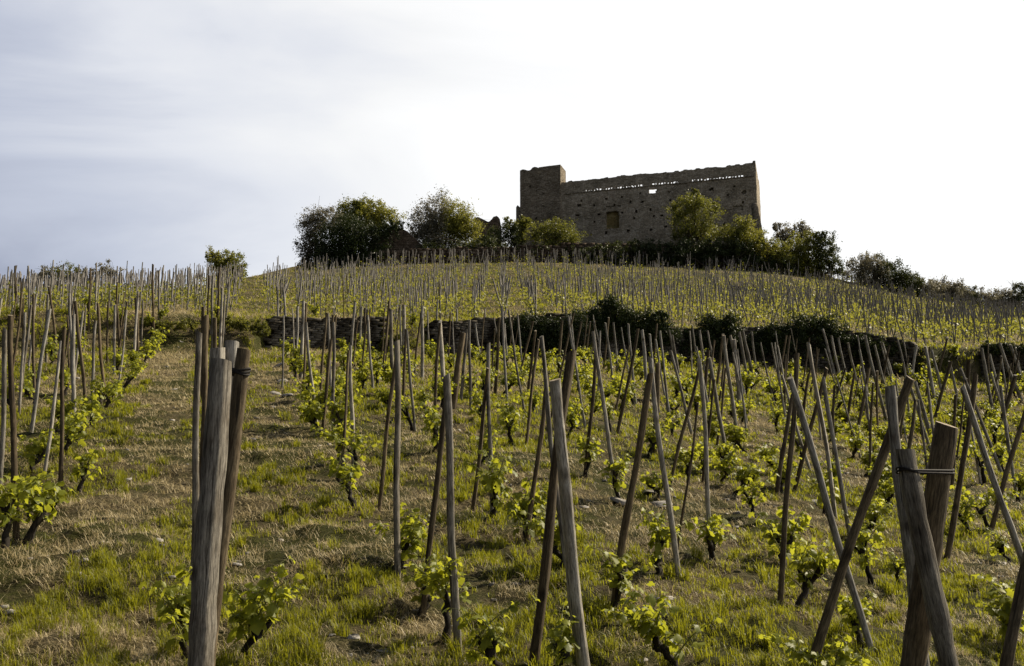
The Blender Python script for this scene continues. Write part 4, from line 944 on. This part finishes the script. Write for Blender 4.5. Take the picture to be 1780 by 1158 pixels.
# ------------------------------------------------------------------ labels of the repeats
def label_all():
    cells = {}
    for s in STAKES: cells.setdefault((landmark(s['px']), s['o'] in UPI), []).append(s)
    for (lm, up), L in cells.items():
        L.sort(key=lambda s: s['d'])
        for i, s in enumerate(L):
            px0, py0, _ = project(s['B']); px1, py1, _ = project(s['T']); sl = (px1 - px0) / max(py0 - py1, 1)
            ln = 'upright' if abs(sl) < .05 else ('left leaning' if sl < 0 else 'right leaning')
            tone = 'dark toned' if s['dark'] else 'pale grey'; th = 'thick ' if s['r'] > .03 else ''
            if s['big']: nm = 'post'
            else: nm = 'stake'
            od = ORD[i]
            if up: lab = '%s %s %s on the upper terrace, %s %s' % (tone, ln, nm, od, lm)
            else: lab = '%s%s %s %s, %s of those %s' % (th, tone, ln, nm, od, lm)
            tag(s['o'], ' '.join(lab.split()[:16]), 'post' if s['big'] else 'stake', 'upper terrace stakes above the wall' if up else ('thick tied posts' if s['big'] else 'vine stakes on the lower terrace'))
    A1[0]['label'] = 'thickest weathered grey post in the left foreground, nearest of its bundle'
    A2[0]['label'] = 'grey post hidden just behind the left of the thickest foreground post'
    A3[0]['label'] = 'pale grey post top between thickest post and wire tied brown post'
    A4[0]['label'] = 'brown wire tied post leaning right behind the thickest left foreground post'
    D1[0]['label'] = 'tall grey square-cut post rising behind the crossed tied posts at right'
    D2[0]['label'] = 'thick grey post wired at its top, leaning left at the right foreground'
    D3[0]['label'] = 'thick dark brown post with pale sawn top, leaning right at the right foreground'
    cells = {}
    for v in VINES: cells.setdefault(landmark(v['px']), []).append(v)
    for lm, L in cells.items():
        L.sort(key=lambda s: s['d'])
        for i, v in enumerate(L):
            tag(v['o'], 'young leafy vine on a black gnarled stump, %s of those %s' % (ORD[i], lm), 'grapevine', 'grapevines on the lower terrace')
            v['o']['label'] = ' '.join(v['o']['label'].split()[:16])
label_all()

# ------------------------------------------------------------------ sun and sky
AZ = math.radians(60); EL = math.radians(40)
sd = Vector((math.sin(AZ) * math.cos(EL), math.cos(AZ) * math.cos(EL), math.sin(EL)))
sun = bpy.data.lights.new('sun', 'SUN'); sun.energy = 5.0; sun.angle = math.radians(.6); sun.color = (1, .88, .68)
so = bpy.data.objects.new('sun', sun); COL.objects.link(so); so.rotation_mode = 'QUATERNION'; so.rotation_quaternion = Vector((0, 0, 1)).rotation_difference(sd)
wd = bpy.data.worlds.new('World'); scene.world = wd; wd.use_nodes = True; nt = wd.node_tree; nt.nodes.clear()
wo = nt.nodes.new('ShaderNodeOutputWorld'); bg = nt.nodes.new('ShaderNodeBackground'); nt.links.new(bg.outputs[0], wo.inputs[0])
sky = nt.nodes.new('ShaderNodeTexSky'); sky.sky_type = 'NISHITA'; sky.sun_disc = False; sky.sun_elevation = EL; sky.sun_rotation = AZ
tc = nt.nodes.new('ShaderNodeTexCoord')
dot = N(nt, 'ShaderNodeVectorMath', operation='DOT_PRODUCT'); nt.links.new(tc.outputs['Generated'], dot.inputs[0]); dot.inputs[1].default_value = sd
mp = N(nt, 'ShaderNodeMapping'); mp.inputs['Scale'].default_value = (1.1, 1.1, 3.4); mp.inputs['Rotation'].default_value = (0.25, .5, .3); nt.links.new(tc.outputs['Generated'], mp.inputs[0])
n1 = noise(nt, mp.outputs[0], 2.1, 7, .52, .5)
# veil of cloud: bright towards the sun, thin away from it  (values are radiance x10, background strength .1)
gl = N(nt, 'ShaderNodeMath', operation='MULTIPLY_ADD'); nt.links.new(n1, gl.inputs[0]); gl.inputs[1].default_value = .75; nt.links.new(dot.outputs['Value'], gl.inputs[2])
T = Vector((math.sin(math.radians(-40)) * math.cos(math.radians(30)), math.cos(math.radians(-40)) * math.cos(math.radians(30)), math.sin(math.radians(30))))
db = N(nt, 'ShaderNodeVectorMath', operation='DOT_PRODUCT'); nt.links.new(tc.outputs['Generated'], db.inputs[0]); db.inputs[1].default_value = T
mr = N(nt, 'ShaderNodeMapRange', interpolation_type='SMOOTHSTEP'); nt.links.new(db.outputs['Value'], mr.inputs[0])
for i_, v_ in ((1, .78), (2, 1.0), (3, 0.), (4, -.17)): mr.inputs[i_].default_value = v_
g2 = N(nt, 'ShaderNodeMath', operation='ADD'); nt.links.new(gl.outputs[0], g2.inputs[0]); nt.links.new(mr.outputs[0], g2.inputs[1])   # a grey blue cloud bank high on the left
gl = g2
cloud = ramp(nt, gl.outputs[0], [(0.0, (.03, .033, .045)), (.24, (.10, .12, .16)), (.36, (.36, .385, .48)), (.47, (.52, .55, .64)), (.60, (.73, .745, .79)), (.80, (.90, .895, .885)), (.97, (1.0, .99, .97))])
sx = N(nt, 'ShaderNodeSeparateXYZ'); nt.links.new(tc.outputs['Generated'], sx.inputs[0])
cloud = mixc(nt, 1, cloud, ramp(nt, sx.outputs[2], [(.46, (1, 1, 1)), (.66, (.12, .13, .15))]), 'MULTIPLY')   # unseen sky overhead darkened so the shadows below go deeper
sc = N(nt, 'ShaderNodeVectorMath', operation='SCALE'); nt.links.new(cloud, sc.inputs[0]); sc.inputs['Scale'].default_value = 7.3
mix = mixc(nt, .9, sky.outputs[0], sc.outputs[0])
nt.links.new(mix, bg.inputs['Color']); bg.inputs['Strength'].default_value = .1

cam = bpy.data.cameras.new('camera'); co = bpy.data.objects.new('camera', cam); COL.objects.link(co)
cam.lens = 36 * F / 1780; cam.sensor_width = 36; cam.clip_end = 6000; cam.clip_start = .05
co.rotation_euler = (PI / 2 + PITCH, 0, 0); scene.camera = co
vs = scene.view_settings; vs.view_transform = 'Standard'; vs.look = 'None'; vs.exposure = .6; vs.gamma = 1
scene.cycles.max_bounces = 6; scene.cycles.transparent_max_bounces = 8
